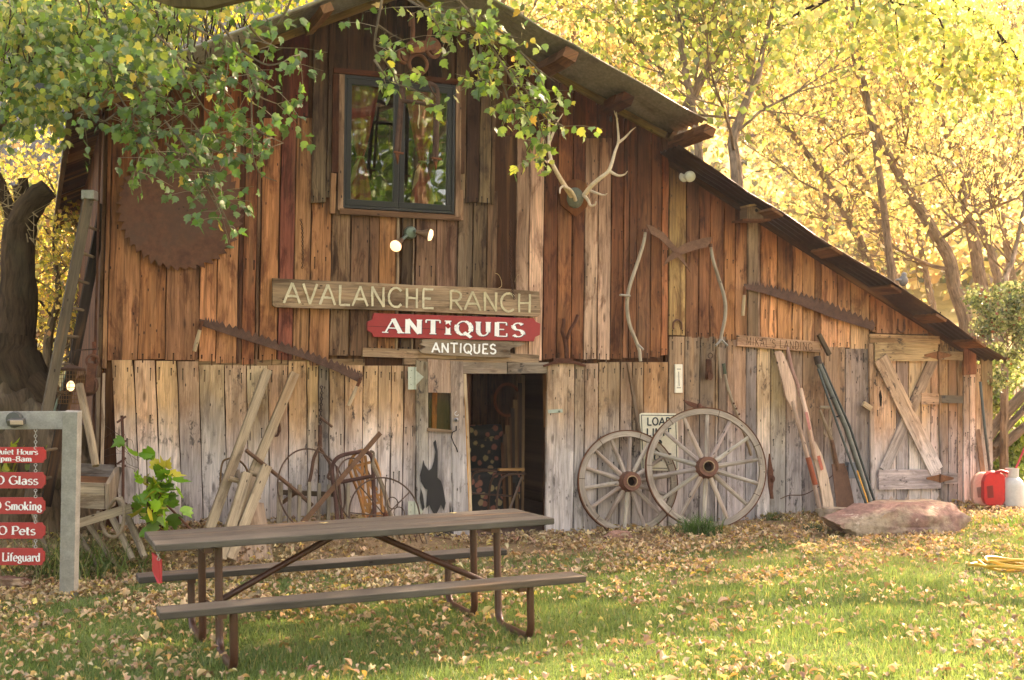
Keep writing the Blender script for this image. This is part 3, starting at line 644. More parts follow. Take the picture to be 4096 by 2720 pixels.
def curve(pts, k=4, wob=0., seed=0):
    out = []; P = [Vector(p) for p in pts]
    for i in range(len(P)-1):
        p0 = P[max(i-1, 0)]; p1 = P[i]; p2 = P[i+1]; p3 = P[min(i+2, len(P)-1)]
        for j in range(k):
            t = j/k; out.append(.5*((2*p1)+(p2-p0)*t+(2*p0-5*p1+4*p2-p3)*t*t+(3*p1-p0-3*p2+p3)*t**3))
    out.append(P[-1])
    if wob: out = [p+mnoise.noise_vector(p*2+Vector((seed, 0, 0)))*wob for p in out]
    return out
def grow(m, p, d, L, r, depth, tips, up=.0, col=(.1, .08, .06), n=5):
    k = 5; pts = [p]; q = p.copy(); dd = d.copy()
    for i in range(k):
        dd = (dd+Vector((rnd.gauss(0, .16), rnd.gauss(0, .16), rnd.gauss(0, .13)+up))).normalized(); q = q+dd*(L/k); pts.append(q.copy())
    m.tube(pts, [r*(1-.75*i/k) for i in range(k+1)], n, col, cap=False)
    if depth == 0: tips += pts[1:]; return
    for i in range(1, k+1):
        for _ in range(2 if i > 1 else 1):
            nd = (dd+Vector((rnd.gauss(0, .6), rnd.gauss(0, .6), rnd.gauss(.05, .45)))).normalized()
            grow(m, pts[i], nd, L*rnd.uniform(.4, .65), r*(1-.75*i/k)*.6+.002, depth-1, tips, up, col, max(3, n-1))
AUT = (['d0c088', 'd8c87c', 'b0b070', 'c8a878', '98a068', 'e0d8a8', '7c7850'], [4, 4, 3, 2, 2, 1, 2])
def tree(name, label, cat, group, trunk, rad, nl, size, pal=AUT, mat='yleaf', limbs=6, llen=3., spread=.35, up=.06, barkc='86705a', lo=.25, depth=2, ext=True):
    base = trunk[0]; root = thing(name, label, cat, Vector((base.x, base.y, gz(base.x, base.y)+hill(base.x, base.y)-.1)), group)
    tp = curve(trunk, 4, .04, rnd.random()*9); m = MB(); bc = srgb(barkc)
    if ext: tp = [Vector((base.x+(base.x-trunk[1].x)*.15, base.y, gz(base.x, base.y)+hill(base.x, base.y)-.3))]+tp
    n = len(tp); rr = [rad*(1-.78*i/(n-1))*(1.35 if i == 0 else 1) for i in range(n)]
    m.tube(tp, rr, 8, bc); m.build('trunk', M['bark'], root, smooth=True)
    b = MB(); tips = []
    for i in range(limbs):
        j = int(n*(lo+(1-lo)*(i+.5)/limbs)); j = min(n-1, j); a = rnd.uniform(0, 6.28)
        d = Vector((math.cos(a), math.sin(a)*.8, rnd.uniform(.2, .9))).normalized()
        grow(b, tp[j], d, llen*rnd.uniform(.6, 1.1), rr[j]*.34, depth, tips, up, bc)
    grow(b, tp[-1], (tp[-1]-tp[-3]).normalized(), llen*.7, rr[-1], depth-1 if depth > 1 else 1, tips, up, bc)
    b.build('branch', M['bark'], root, smooth=True)
    T = np.array([tuple(t) for t in tips]); P = T[nr.integers(0, len(T), nl)]+nr.normal(0, spread, (nl, 3))
    leaves('crown', P, size, *pal, M[mat], root, 'quad')
    return root
def PP(lst, Y, dY=0): return [Yp(x, y, Y+dY*i/max(1, len(lst)-1)) for i, (x, y) in enumerate(lst)]
GR = 'trees rising behind the lean-to'
right = [
 ('leaning tree whose forked grey trunk rises above the low end of the lean-to roof', [(2228, 745), (2200, 657), (2184, 590), (2146, 522), (2103, 455), (2057, 375), (2020, 290), (1985, 200), (1965, 110), (1940, -40)], 21, 0.180, 5200),
 ('tree with a straight tapering trunk right of the forked leaning one', [(2268, 700), (2245, 563), (2229, 482), (2207, 376), (2180, 295), (2160, 250), (2148, 196), (2135, 60), (2130, -60)], 23, 0.174, 5200),
 ('slender tree with bare trunk showing between roof and yellow leaves', [(2063, 660), (2038, 541), (2020, 480), (1985, 400), (1940, 320), (1880, 250), (1830, 130)], 25, 0.144, 4600),
 ('dark thin tree curving up at the right edge above the shrub', [(2318, 650), (2330, 620), (2342, 573), (2358, 495), (2368, 380), (2352, 240)], 16, 0.060, 1500),
 ('tree with many low limbs reaching left over the lean-to roof', [(2010, 620), (1965, 520), (1915, 430), (1860, 350), (1820, 300), (1760, 240), (1730, 120)], 22, 0.120, 4600),
 ('greenish yellow tree standing close behind the step in the roofs', [(1700, 420), (1690, 330), (1715, 250), (1745, 180), (1765, 90), (1800, -40)], 17, 0.120, 5200),
 ('tall tree behind the upper roof with dark stem hidden by leaves', [(1560, 330), (1600, 210), (1655, 120), (1690, 20), (1700, -120)], 18, 0.120, 5600),
 ('farther trunk leaning left beside the straight tapering tree', [(2300, 640), (2262, 520), (2200, 400), (2130, 290), (2080, 180), (2060, 60)], 29, 0.150, 5600),
 ('pale yellow tree far behind the right end of the roof', [(2345, 690), (2320, 560), (2300, 420), (2290, 260), (2310, 60)], 31, 0.144, 6200),
 ('golden tree in the gap between the two largest leaning trunks', [(2150, 700), (2120, 560), (2105, 420), (2070, 280), (2060, 120)], 33, 0.132, 6200),
 ('golden tree farther back above the middle of the lean-to roof', [(1900, 560), (1905, 430), (1890, 300), (1910, 180), (1930, 20)], 34, 0.144, 6200)]
for k, (lab, tr_, Y, r, nl) in enumerate(right):
    pal = AUT if k not in (5, 6) else (['98a850', 'b4b860', '7c9044', 'c8c070', '64783c'], [4, 3, 3, 3, 2])
    tree('leaning_tree', lab, 'tree', GR, PP(tr_, Y, 1.5), r*.78, int(nl*(.72 if Y < 26 else .85)), (.095 if Y < 26 else .12) if k not in (5, 6) else .11, pal, 'yleaf', 9, 2.6 if Y < 26 else 3.4, .42, lo=.15)
for k, (lab, x, Y, nl) in enumerate([('bright yellow tree beyond the roof, left of the trunks', 1330, 27, 6000), ('yellow tree crown showing over the middle of the ridge', 1150, 24, 3500), ('yellow green tree high behind the left roof corner', 330, 20, 6500)]):
    tree('background_tree', lab, 'tree', 'trees behind the upper roof', PP([(x, 560), (x+20, 300), (x-10, 120), (x+25, -60)], Y), .14, nl, .13, AUT if k < 2 else (['b8bc48', '88a030', 'e0c850', '60802c'], [3, 3, 2, 2]), 'yleaf', 9, 2.8, .45, lo=.2)
for k, (x, y, h) in enumerate([(6.4, 19.5, 13.5), (9.8, 20.5, 14), (3.2, 17.5, 13.)]):
    a = Vector((x, y, 0)); r_ = tree('tall_tree', ['tall slender tree behind the middle of the lean-to, crown above the picture', 'tall slender tree among the leaning trunks, crown above the picture', 'tall slender tree close behind the upper roof, crown above the picture'][k], 'tree', 'tall trees behind the barn', [a, a+Vector((-.5, 0, h*.35)), a+Vector((-1.0, .2, h*.62)), a+Vector((-1.2, 0, h*.86))], .085, 5200, .15, (['98a850', 'b4b860', '7c9044', 'c8c070'], [3, 3, 3, 2]), 'yleaf', 9, 3.4, .5, lo=.62)
# wooded slope behind everything
n = 52000; yy = nr.uniform(36, 88, n); xx = nr.uniform(-.36, .60, n)*yy; zz = np.array([gz(a, b)+hill(a, b) for a, b in zip(xx, yy)])
cl = np.array([mnoise.noise(Vector((a*.22, b*.22, 0))) for a, b in zip(xx, yy)]); keep = cl > -.35
zz += np.abs(nr.normal(0, 1.6, n))*(1.2+cl)
leaves('hillside_woods', np.stack([xx, yy, zz], 1)[keep], .42, ['c8b478', 'd4c084', 'a8a068', 'b89870', '8c8858', '807868', '5c6048'], [4, 3, 3, 2, 2, 3, 2], M['yleaf'], None, kind='stuff')
# conifers on the far mountain
n = 900; yy = nr.uniform(160, 420, n); xx = nr.uniform(-.44, -.10, n)*yy
cv = []; cf = []; cc = []
for a, b in zip(xx, yy):
    z = gz(a, b)+hill(a, b)+far_mount(a, b)+3; h = nr.uniform(8, 17); o = len(cv)
    for lv in range(4):
        r = h*.17*(1-lv*.21); zb = z-4+h*lv*.21; o = len(cv)
        for k in range(7): cv.append((a+r*math.cos(k*.9), b+r*math.sin(k*.9), zb+nr.uniform(-.5, .5)))
        cv.append((a, b, zb+h*.42)); cf += [(o+k, o+(k+1) % 7, o+7) for k in range(7)]
        cc += [tuple(np.array((.02, .045, .03))*nr.uniform(.6, 1.8))]*8
npmesh('conifer_forest', np.array(cv), np.array(cf), np.array(cc), M['leaf'], None, 'stuff')
# left: gnarled trunk with sawn limbs
gn = thing('gnarled_tree', 'thick gnarled old tree with sawn-off limbs at the left edge', 'tree', Yp(60, 1230, 11.5))
m = MB(); bc = srgb('4a3a2a')
m.tube(curve([Yp(110, 1260, 11.2), Yp(100, 1130, 11.3), Yp(85, 1010, 11.3), Yp(60, 930, 11.3), Yp(30, 840, 11.3), Yp(20, 780, 11.3)], 4, .05), [.36]*7+[.33]*6+[.30]*5+[.26]*3, 14, bc)
m.tube(curve([Yp(150, 960, 11.25), Yp(110, 935, 11.25), Yp(70, 890, 11.25), Yp(20, 830, 11.3), Yp(-30, 760, 11.4)], 4, .03), [.08, .12, .14, .17, .19, .2, .2, .2, .2, .2, .2, .2, .2, .2, .2, .2, .2], 12, bc)
m.tube(curve([Yp(30, 860, 11.3), Yp(37, 760, 11.3), Yp(42, 640, 11.3), Yp(45, 540, 11.3), Yp(60, 490, 11.3), Yp(88, 452, 11.3), Yp(112, 432, 11.3)], 4, .02), [.17]*8+[.15]*6+[.13]*5+[.115]*3+[.10]*3, 12, bc)
for (x, y, Y, rx, rz, sd) in ((70, 1085, 11.0, .48, .50, 3), (150, 1100, 11.1, .30, .42, 5), (10, 1020, 11.1, .36, .42, 8), (110, 1210, 10.9, .42, .30, 11)): m.ball(Yp(x, y, Y), rx, .34, rz, 28, 20, srgb('65533f'), rough=.55, seed=sd)
m.build('trunk', M['bark'], gn, smooth=True)
for a, b, r in (((42, 560), (8, 440), .07), ((48, 520), (38, 425), .045), ((60, 500), (52, 408), .055), ((8, 440), (-6, 400), .05), ((30, 640), (8, 655), .03)):
    m = MB(); m.tube(curve([Yp(*a, 11.3), Yp((a[0]+b[0])/2+3, (a[1]+b[1])/2, 11.3), Yp(*b, 11.25)], 3, .02), [r]*4+[r*.85]*3, 8, bc); m.build('limb_stub', M['bark'], gn, smooth=True)
m = MB()
for _ in range(26):
    a = Yp(rnd.uniform(20, 90), rnd.uniform(440, 560), 11.2); m.tube([a, a+Vector((rnd.uniform(-.2, .12), 0, rnd.uniform(-.05, .2))), a+Vector((rnd.uniform(-.35, .2), 0, rnd.uniform(-.1, .35)))], [.007, .005, .002], 4, srgb('a08a68'), cap=False)
m.build('dead_twig', M['bark'], gn)
# bare scrubby trees and yellow bushes left of the barn
for k, (x, y, Y, nl, lab) in enumerate([(120, 900, 17, 3600, 'scrubby yellow-leaved tree seen between old trunk and ladder'), (20, 860, 19, 3600, 'pale yellow tree behind the gnarled trunk'), (175, 840, 21, 3600, 'small olive tree beside the barn corner'), (70, 860, 25, 3000, 'pale bush behind the sawn-off limbs')]):
    tree('scrub_tree', lab, 'tree', 'small trees left of the barn', PP([(x, y), (x-14, y-110), (x+12, y-220), (x+3, y-320)], Y), .10, nl, .075, (['dcc860', 'c8b850', 'a0a048', '7c8440', 'e8d890', 'a8885c'], [4, 3, 3, 2, 2, 2]), 'yleaf', 10, 1.5, .26, lo=.1, barkc='6a5a44')
# trees behind the camera: they shade the yard and show in the window glass
for k, (x, y, h) in enumerate([(10, -2, 12), (14, -7, 15), (7.5, -8, 12), (-11, -3, 9)]):
    tree('yard_tree', ['green tree off the right of the yard mirrored in the window', 'tallest green tree behind the camera', 'green tree behind the camera and nearest to it', 'green tree off the left of the yard'][k], 'tree', 'green trees on the near side of the yard',
         [Vector((x, y, 0)), Vector((x+.2, y, h*.3)), Vector((x-.2, y+.2, h*.6)), Vector((x+.1, y, h*.85))], .28, 8500, .24, (['4c7420', '6c9428', '38581c', '98a830'], [4, 3, 2, 1]), 'leaf', 11, 4.2, .6, up=.02)
# ------------------------------------------------------------ the tree that overhangs the picture
ov = thing('overhanging_tree', 'green box elder whose leafy boughs hang down in front of the barn', 'tree', Vector((-6.6, 9.0, -.1)))
m = MB(); bc = srgb('6a5c48')
m.tube(curve([Vector((-6.6, 9.0, -.3)), Vector((-6.5, 9, 2)), Vector((-6.2, 9, 4)), Vector((-5.6, 9.1, 6))], 4, .05), [.34]*5+[.28]*4+[.22]*4, 12, bc)
m.build('trunk', M['bark'], ov, smooth=True)
m = MB()
def limb(pts, r0, r1, k=4, wob=.02, mm=None, c=None):
    cpts = curve(pts, k, wob, rnd.random()*7); n = len(cpts); (mm or m).tube(cpts, [r0+(r1-r0)*i/(n-1) for i in range(n)], 7, c or bc, cap=False); return cpts
limb([Vector((-5.6, 9.1, 6)), Yp(300, -60, 8.9), Yp(560, -30, 8.8), Yp(680, -60, 8.7)], .17, .08)
limb([Vector((-5.6, 9.1, 6)), Vector((-3, 9.0, 6.6)), Yp(900, -140, 9), Yp(1180, -80, 9.2), Yp(1500, -160, 9.5)], .15, .04)
limb([Yp(-30, 330, 10.5), Yp(40, 230, 10.5), Yp(120, 190, 10.6), Yp(230, 150, 10.8)], .06, .03)
tw = []                                                  # (path in the photo, distance, leaves, spread)
tw += [([(790, -20), (840, 60), (885, 140), (905, 230), (920, 330), (928, 420), (940, 470)], 8.6, 0, .0)]
SPR = [
 # dangling sprays on the left
 ([(690, -40), (640, 60), (600, 20)], 8.7, 30), ([(505, 50), (545, 110), (575, 190), (580, 300), (583, 360), (600, 400), (640, 418)], 8.6, 46),
 ([(560, 120), (620, 150), (690, 125)], 8.6, 34), ([(570, 160), (610, 190), (640, 205)], 8.6, 22), ([(580, 290), (610, 310), (655, 330)], 8.6, 24), ([(575, 60), (600, 90), (640, 110)], 8.6, 24),
 ([(583, 200), (600, 225), (640, 240)], 8.7, 14),
 ([(250, 140), (270, 210), (300, 260), (320, 300)], 8.8, 60), ([(250, 200), (215, 240), (175, 262)], 8.8, 46), ([(300, 170), (340, 230), (400, 270)], 8.7, 70), ([(320, 240), (300, 300), (322, 360), (318, 400)], 8.7, 52),
 ([(340, 200), (400, 240), (450, 290), (470, 330)], 8.7, 70), ([(400, 120), (440, 200), (480, 260), (530, 300)], 8.7, 80), ([(380, 280), (420, 330), (460, 380), (480, 440), (510, 490)], 8.6, 52),
 ([(455, 330), (500, 350), (540, 350)], 8.6, 56), ([(330, 300), (370, 360), (400, 410)], 8.6, 56), ([(480, 430), (505, 475), (540, 545)], 8.6, 30), ([(440, 300), (500, 310), (560, 335)], 8.6, 46),
 ([(380, 330), (440, 380), (500, 395), (505, 420)], 8.6, 46), ([(200, 100), (260, 150), (340, 170)], 8.8, 60), ([(360, 80), (430, 140), (500, 170), (520, 230)], 8.7, 80), ([(440, 60), (520, 100), (560, 130)], 8.7, 60),
 ([(300, 250), (350, 300), (420, 310)], 8.7, 60), ([(450, 150), (500, 220), (520, 280)], 8.7, 50), ([(270, 260), (240, 280), (210, 272)], 8.8, 26),
 # centre and right hanging spray
 ([(890, -40), (868, 60), (863, 110), (880, 130), (905, 165), (915, 190), (945, 200), (965, 210)], 8.6, 50), ([(870, 60), (900, 80), (930, 95)], 8.6, 26), ([(868, 90), (885, 100), (915, 120)], 8.6, 26), ([(862, 140), (880, 165), (895, 185)], 8.6, 14),
 ([(930, -10), (980, 20), (1040, 30), (1080, 20)], 8.7, 56), ([(1000, -30), (1060, 10), (1100, 40), (1130, 90)], 8.7, 60), ([(1040, -20), (1090, 40), (1105, 100), (1110, 150), (1130, 180)], 8.7, 60),
 ([(1110, 40), (1160, 80), (1200, 90)], 8.7, 48), ([(1120, 90), (1160, 150), (1190, 200), (1230, 250)], 8.7, 74), ([(1180, 160), (1220, 220), (1260, 250), (1290, 290)], 8.7, 60), ([(1200, 120), (1240, 160), (1280, 190)], 8.7, 20),
 ([(1225, 230), (1250, 300), (1262, 345), (1250, 365)], 8.7, 46), ([(1150, 100), (1200, 130), (1250, 190), (1262, 245)], 8.7, 50), ([(1230, 230), (1265, 270), (1300, 290)], 8.7, 26), ([(1110, 110), (1100, 160), (1118, 200), (1135, 235)], 8.7, 34), ([(1150, 170), (1165, 215), (1180, 262)], 8.7, 26), ([(960, 0), (990, 30), (1010, 60), (1015, 80)], 8.7, 20)]
POS = []; GPOS = []
for pts, Y, n in SPR:
    cp = limb([Yp(x, y, Y+rnd.uniform(-.1, .1)) for x, y in pts], .010, .003, 5, .01)
    st = max(1, len(cp)-2)
    for _ in range(int(n*.15)):                          # side twigs, each with a few leaves
        i = rnd.randint(len(cp)//4, len(cp)-1); a = cp[i]; L = rnd.uniform(.12, .40)
        e = a+Vector((rnd.gauss(0, .8), rnd.gauss(0, .6), rnd.gauss(-.18, .30))).normalized()*L
        m.tube([a, (a+e)/2+Vector((0, 0, .015)), e], [.0035, .0028, .0018], 3, srgb('8a7c64'), cap=False)
        for q in range(6): POS.append(tuple(a.lerp(e, .35+.65*q/5)+Vector((rnd.gauss(0, .02), rnd.gauss(0, .02), rnd.gauss(-.01, .02)))))
m.build('limb', M['bark'], ov, smooth=True)
P = np.array(POS); px = P[:, 0]/P[:, 1]
rt = px > -.11                                           # the right hand spray has turned yellower
leaves('foliage', P[~rt], .066, ['4c7030', '5e8438', '3e6028', '6c8c3c', 'b8a850'], [5, 5, 4, 2, .25], M['leaf'], ov, 'lobed', axis=(.1, -.2, -.75), spread=.45)
leaves('foliage', P[rt], .064, ['64843a', '84a044', '4c6c30', 'a4a848', 'c4a850'], [5, 4, 3, 2, .6], M['leaf'], ov, 'lobed', axis=(.1, -.2, -.75), spread=.5)
# dense upper-left canopy, partly behind the roof line
m = MB(); n = 5000; P = []
blobs = [(60, 60, 10.2, 90, 60, 2), (180, 90, 10.4, 90, 70, 2), (300, 60, 10.6, 90, 60, 2), (400, 40, 10.4, 70, 45, .8), (60, 170, 10.2, 80, 50, 1.5), (160, 190, 9.6, 70, 45, 1.), (50, 250, 10.4, 50, 35, .7), (110, 230, 10.2, 40, 40, .5),
         (520, 10, 10.4, 60, 30, .35), (600, -10, 10.5, 50, 20, .25), (250, 130, 9.5, 80, 50, 1.4), (30, 120, 11.5, 80, 90, 1.5), (350, 150, 9.2, 70, 40, 1.2), (40, 300, 10.6, 40, 22, .35), (140, 285, 10.8, 14, 60, .25), (200, 10, 12, 200, 50, 2)]
tot = sum(b[5] for b in blobs)
for x, y, Y, sx, sy, wt in blobs:
    for _ in range(int(n*wt/tot)): P.append(tuple(Yp(x+rnd.gauss(0, sx*.6), y+rnd.gauss(0, sy*.6), Y+rnd.gauss(0, .5))))
for _ in range(150):
    x = rnd.uniform(0, 560); y = rnd.uniform(-30, 150); Y = rnd.uniform(9.8, 11.5); c = srgb(rnd.choice(['2c2018', '4a3c2c', '5c4c38']))
    m.tube(curve([Yp(x, y, Y), Yp(x+rnd.uniform(-25, 25), y+rnd.uniform(25, 60), Y), Yp(x+rnd.uniform(-40, 40), y+rnd.uniform(60, 130), Y)], 3, .03), [.008]*4+[.005]*2+[.003], 4, c, cap=False)
m.build('twig', M['bark'], ov, smooth=True)
leaves('foliage', P, .068, ['587830', '6c8c38', '949c44', '466426', 'b8a850', '94a048'], [5, 4, 3, 4, .7, 2], M['leaf'], ov, 'lobed', axis=(.1, -.2, -.7), spread=.5)
# second overhanging tree at the right: dark limbs over the top right corner
ov2 = thing('overhanging_tree', 'tree beyond the right edge sending dark leafy limbs across the top right corner', 'tree', Vector((12.5, 15, .3)))
m = MB(); c2 = srgb('3c2c20')
m.tube(curve([Vector((12.5, 15, 0)), Vector((12.2, 15, 3)), Vector((11.4, 14.8, 6)), Vector((10.4, 14.6, 8.5))], 4, .05), [.3]*5+[.24]*4+[.18]*4, 10, c2); m.build('trunk', M['bark'], ov2, smooth=True)
m = MB(); P = []
for pts, r in (([(2420, 200), (2361, 145), (2333, 123), (2307, 91), (2280, 54), (2239, 24), (2199, 0), (2140, -50)], .035), ([(2200, -60), (2100, -40), (2051, 0), (2116, 16), (2159, 35), (2175, 80), (2170, 160), (2155, 185)], .02),
               ([(2300, 88), (2310, 140), (2330, 180)], .012), ([(2199, 80), (2226, 130), (2245, 175)], .012), ([(2240, 24), (2260, 60), (2266, 110)], .01), ([(2051, 0), (2000, -20), (1880, 10), (1790, 60)], .03), ([(2060, 0), (2068, 60), (2072, 110)], .01), ([(1900, 5), (1850, 40), (1840, 90)], .012), ([(1980, -15), (1985, 30), (1975, 60)], .01)):
    cp = limb([Yp(x, y, 14) for x, y in pts], r, r*.4, 4, .02, m, c2)
    for p in cp:
        for _ in range(16): P.append((p.x+rnd.gauss(0, .2), p.y+rnd.gauss(0, .3), p.z-abs(rnd.gauss(0, .28))))
limb([Vector((11.4, 14.8, 6)), Yp(2480, 260, 14.2), Yp(2420, 200, 14)], .09, .04, 4, .02, m, c2); limb([Vector((10.4, 14.6, 8.5)), Yp(2350, -160, 14.2), Yp(2200, -60, 14)], .08, .03, 4, .02, m, c2)
m.build('limb', M['bark'], ov2, smooth=True)
leaves('foliage', P, .085, ['a4b060', 'bcbc64', '88984c', 'd0c47c'], [4, 3, 2, 2], M['yleaf'], ov2, 'lobed', axis=(.1, -.2, -.7), spread=.5)
# ------------------------------------------------------------ lettering
GL = {  # strokes: L x0 y0 x1 y1 | A cx cy rx ry a0 a1 (degrees) | serif S x y w ; last number: advance width
'A': ('L0,0,.38,1 L.38,1,.76,0 L.14,.34,.62,.34 S0,0,.3 S.76,0,.34', .76), 'B': ('L.1,0,.1,1 A.3,.75,.26,.25,-90,90 A.3,.25,.32,.25,-90,90 L.1,1,.3,1 L.1,.5,.3,.5 L.1,0,.3,0', .66),
'N': ('L.08,0,.08,1 L.08,1,.66,0 L.66,0,.66,1 S.08,0,.28 S.06,1,.2 S.66,1,.28', .74), 'T': ('L.35,0,.35,1 L0,1,.7,1 S.35,0,.34 V0,1 V.7,1', .7),
'I': ('L.15,0,.15,1 S.15,0,.34 S.15,1,.34', .3), 'Q': ('A.4,.5,.38,.5,0,360 L.42,.2,.78,-.16', .8), 'U': ('L.08,.35,.08,1 A.34,.34,.26,.34,180,360 L.6,.35,.6,1 S.08,1,.3 S.6,1,.28', .7),
'E': ('L.1,0,.1,1 L.1,1,.6,1 L.1,.5,.48,.5 L.1,0,.62,0 V.6,1 v.62,0 S.1,0,.2 S.1,1,.2', .66), 'S': ('A.3,.75,.25,.25,30,270 A.3,.25,.27,.25,-150,90', .6),
'V': ('L0,1,.34,0 L.34,0,.68,1', .68), 'L': ('L.08,0,.08,1 L.08,0,.56,0 S.08,1,.26 v.56,0', .56), 'C': ('A.4,.5,.38,.5,45,315', .72), 'H': ('L.08,0,.08,1 L.62,0,.62,1 L.08,.5,.62,.5 S.08,0,.3 S.08,1,.3 S.62,0,.3 S.62,1,.3', .7),
'R': ('L.08,0,.08,1 A.32,.74,.27,.26,-90,90 L.08,1,.32,1 L.08,.48,.32,.48 L.3,.48,.64,0 S.08,0,.26', .64), 'M': ('L.06,0,.06,1 L.06,1,.4,.2 L.4,.2,.74,1 L.74,0,.74,1', .8), 'K': ('L.06,0,.06,1 L.06,.4,.56,1 L.2,.56,.6,0', .6),
"'": ('L.05,1,.02,.75', .14), 'D': ('L.08,0,.08,1 A.24,.5,.38,.5,-90,90 L.08,1,.24,1 L.08,0,.24,0', .64), 'G': ('A.4,.5,.38,.5,45,340 L.74,.42,.74,.08 L.5,.44,.78,.44', .78), 'O': ('A.38,.5,.36,.5,0,360', .76),
'P': ('L.08,0,.08,1 A.32,.74,.26,.26,-90,90 L.08,1,.32,1 L.08,.48,.32,.48 S.08,0,.3 S.05,1,.2', .6), 'u': ('L.06,.2,.06,.66 A.24,.22,.18,.22,180,360 L.44,0,.44,.66 S.04,.66,.14 S.42,.66,.14 S.46,0,.14', .52), 'i': ('L.1,0,.1,.66 D.1,.92 S.1,0,.26 S.06,.66,.14', .22),
'e': ('A.26,.33,.24,.33,0,320 L.04,.36,.48,.36', .5), 't': ('L.14,.1,.14,.9 L0,.66,.32,.66 A.26,.12,.12,.12,180,300', .34), 'o': ('A.27,.33,.26,.33,0,360', .54), 'r': ('L.1,0,.1,.66 A.28,.42,.18,.22,70,170 D.4,.56 S.1,0,.26 S.06,.66,.14', .42),
's': ('A.22,.5,.17,.16,30,270 A.22,.16,.19,.17,-150,90', .42), 'p': ('L.1,-.28,.1,.66 A.26,.33,.2,.33,-120,120 S.1,-.28,.26 S.06,.66,.14', .52), 'm': ('L.08,0,.08,.66 L.36,0,.36,.5 L.64,0,.64,.5 A.22,.48,.14,.16,0,180 A.5,.48,.14,.16,0,180 S.08,0,.2 S.36,0,.2 S.64,0,.2', .74),
'a': ('A.22,.18,.18,.2,0,360 L.42,0,.42,.46 A.24,.46,.18,.2,0,160 S.46,0,.12', .5), 'l': ('L.1,0,.1,1 S.1,0,.28 S.06,1,.14', .22), 'k': ('L.08,0,.08,1 L.1,.26,.44,.64 L.2,.36,.46,0 S.08,0,.22 S.46,0,.18 S.42,.66,.16', .52), 'n': ('L.08,0,.08,.66 L.4,0,.4,.46 A.24,.46,.16,.2,0,170 S.08,0,.22 S.4,0,.22', .5),
'g': ('A.22,.4,.18,.24,0,360 A.24,-.08,.22,.16,0,360 L.14,.16,.1,.04', .48), 'f': ('L.14,0,.14,.8 L0,.62,.3,.62 A.26,.8,.12,.18,40,180 S.14,0,.26', .34), 'd': ('A.24,.33,.2,.33,60,300 L.42,0,.42,1 S.38,1,.14 S.46,0,.12', .52),
'9': ('A.26,.7,.22,.28,0,360 L.48,.7,.3,.0', .54), '8': ('A.26,.74,.2,.24,0,360 A.26,.26,.24,.27,0,360', .54), '-': ('L.04,.32,.34,.32', .38), ' ': ('', .32), '7': ('L.02,1,.5,1 L.5,1,.2,0', .5)}
def text(m, s, o, ux, uy, h, col, thick=.16, thin=None, serif=False, track=.14, sx=1., nz=None, depth=.004, rough=0., width=None):
    """letters lying in the plane (ux, uy), first baseline at o, capital height h"""
    ux = Vector(ux).normalized(); uy = Vector(uy).normalized(); nn = nz or ux.cross(uy); thin = thin or thick
    tot = sum(GL[c][1]+track for c in s)-track
    if width: sx = width/(tot*h)
    x = 0.
    def quad(a, b, wa):
        d = Vector((b[0]-a[0], b[1]-a[1])); 
        if d.length < 1e-6: return
        d.normalize(); vert = abs(d.y)
        if serif and abs(d.x*d.y) > .2 and d.x*d.y > 0: wd = thin*1.1
        else: wd = thin+(thick-thin)*vert
        if wa: wd = wa
        p = Vector((-d.y, d.x))*wd/2; e = d*(wd*.12 if not serif else 0)
        pts = [(a[0]-p.x-e.x, a[1]-p.y-e.y), (b[0]-p.x+e.x, b[1]-p.y+e.y), (b[0]+p.x+e.x, b[1]+p.y+e.y), (a[0]+p.x-e.x, a[1]+p.y-e.y)]
        front = []
        for q in pts: front.append(o+ux*((x+q[0])*h*sx+rnd.uniform(-rough, rough))+uy*(q[1]*h+rnd.uniform(-rough, rough))+nn*(depth+rnd.uniform(0, .0006)))
        m.prism(front, nn*-(depth*.8), col)
    for c in s:
        st, adv = GL[c]
        for tk in st.split():
            k = tk[0]; v = [float(q) for q in tk[1:].split(',')]
            if k == 'L':
                if rough:
                    a, b = Vector(v[:2]), Vector(v[2:]); mid = (a+b)/2+Vector((rnd.uniform(-.02, .02), rnd.uniform(-.02, .02))); quad(a, mid, 0); quad(mid, b, 0)
                else: quad(v[:2], v[2:], 0)
            elif k == 'A':
                n = 14; P = [(v[0]+v[2]*math.cos(math.radians(v[4]+(v[5]-v[4])*i/n)), v[1]+v[3]*math.sin(math.radians(v[4]+(v[5]-v[4])*i/n))) for i in range(n+1)]
                for i in range(n): quad(P[i], P[i+1], 0)
            elif k == 'S' and serif: quad((v[0]-v[2]/2, v[1]+(.03 if v[1] < .1 else -.03)), (v[0]+v[2]/2, v[1]+(.03 if v[1] < .1 else -.03)), .07)
            elif k == 'V' and serif: quad((v[0], v[1]), (v[0], v[1]-.2), .07)
            elif k == 'v' and serif: quad((v[0], v[1]), (v[0], v[1]+.22), .07)
            elif k == 'D': quad((v[0]-thick*.55, v[1]), (v[0]+thick*.55, v[1]), thick*1.1)
        x += adv+track
def wq(pts, off): return [Wp(x, y, off) for x, y in pts]
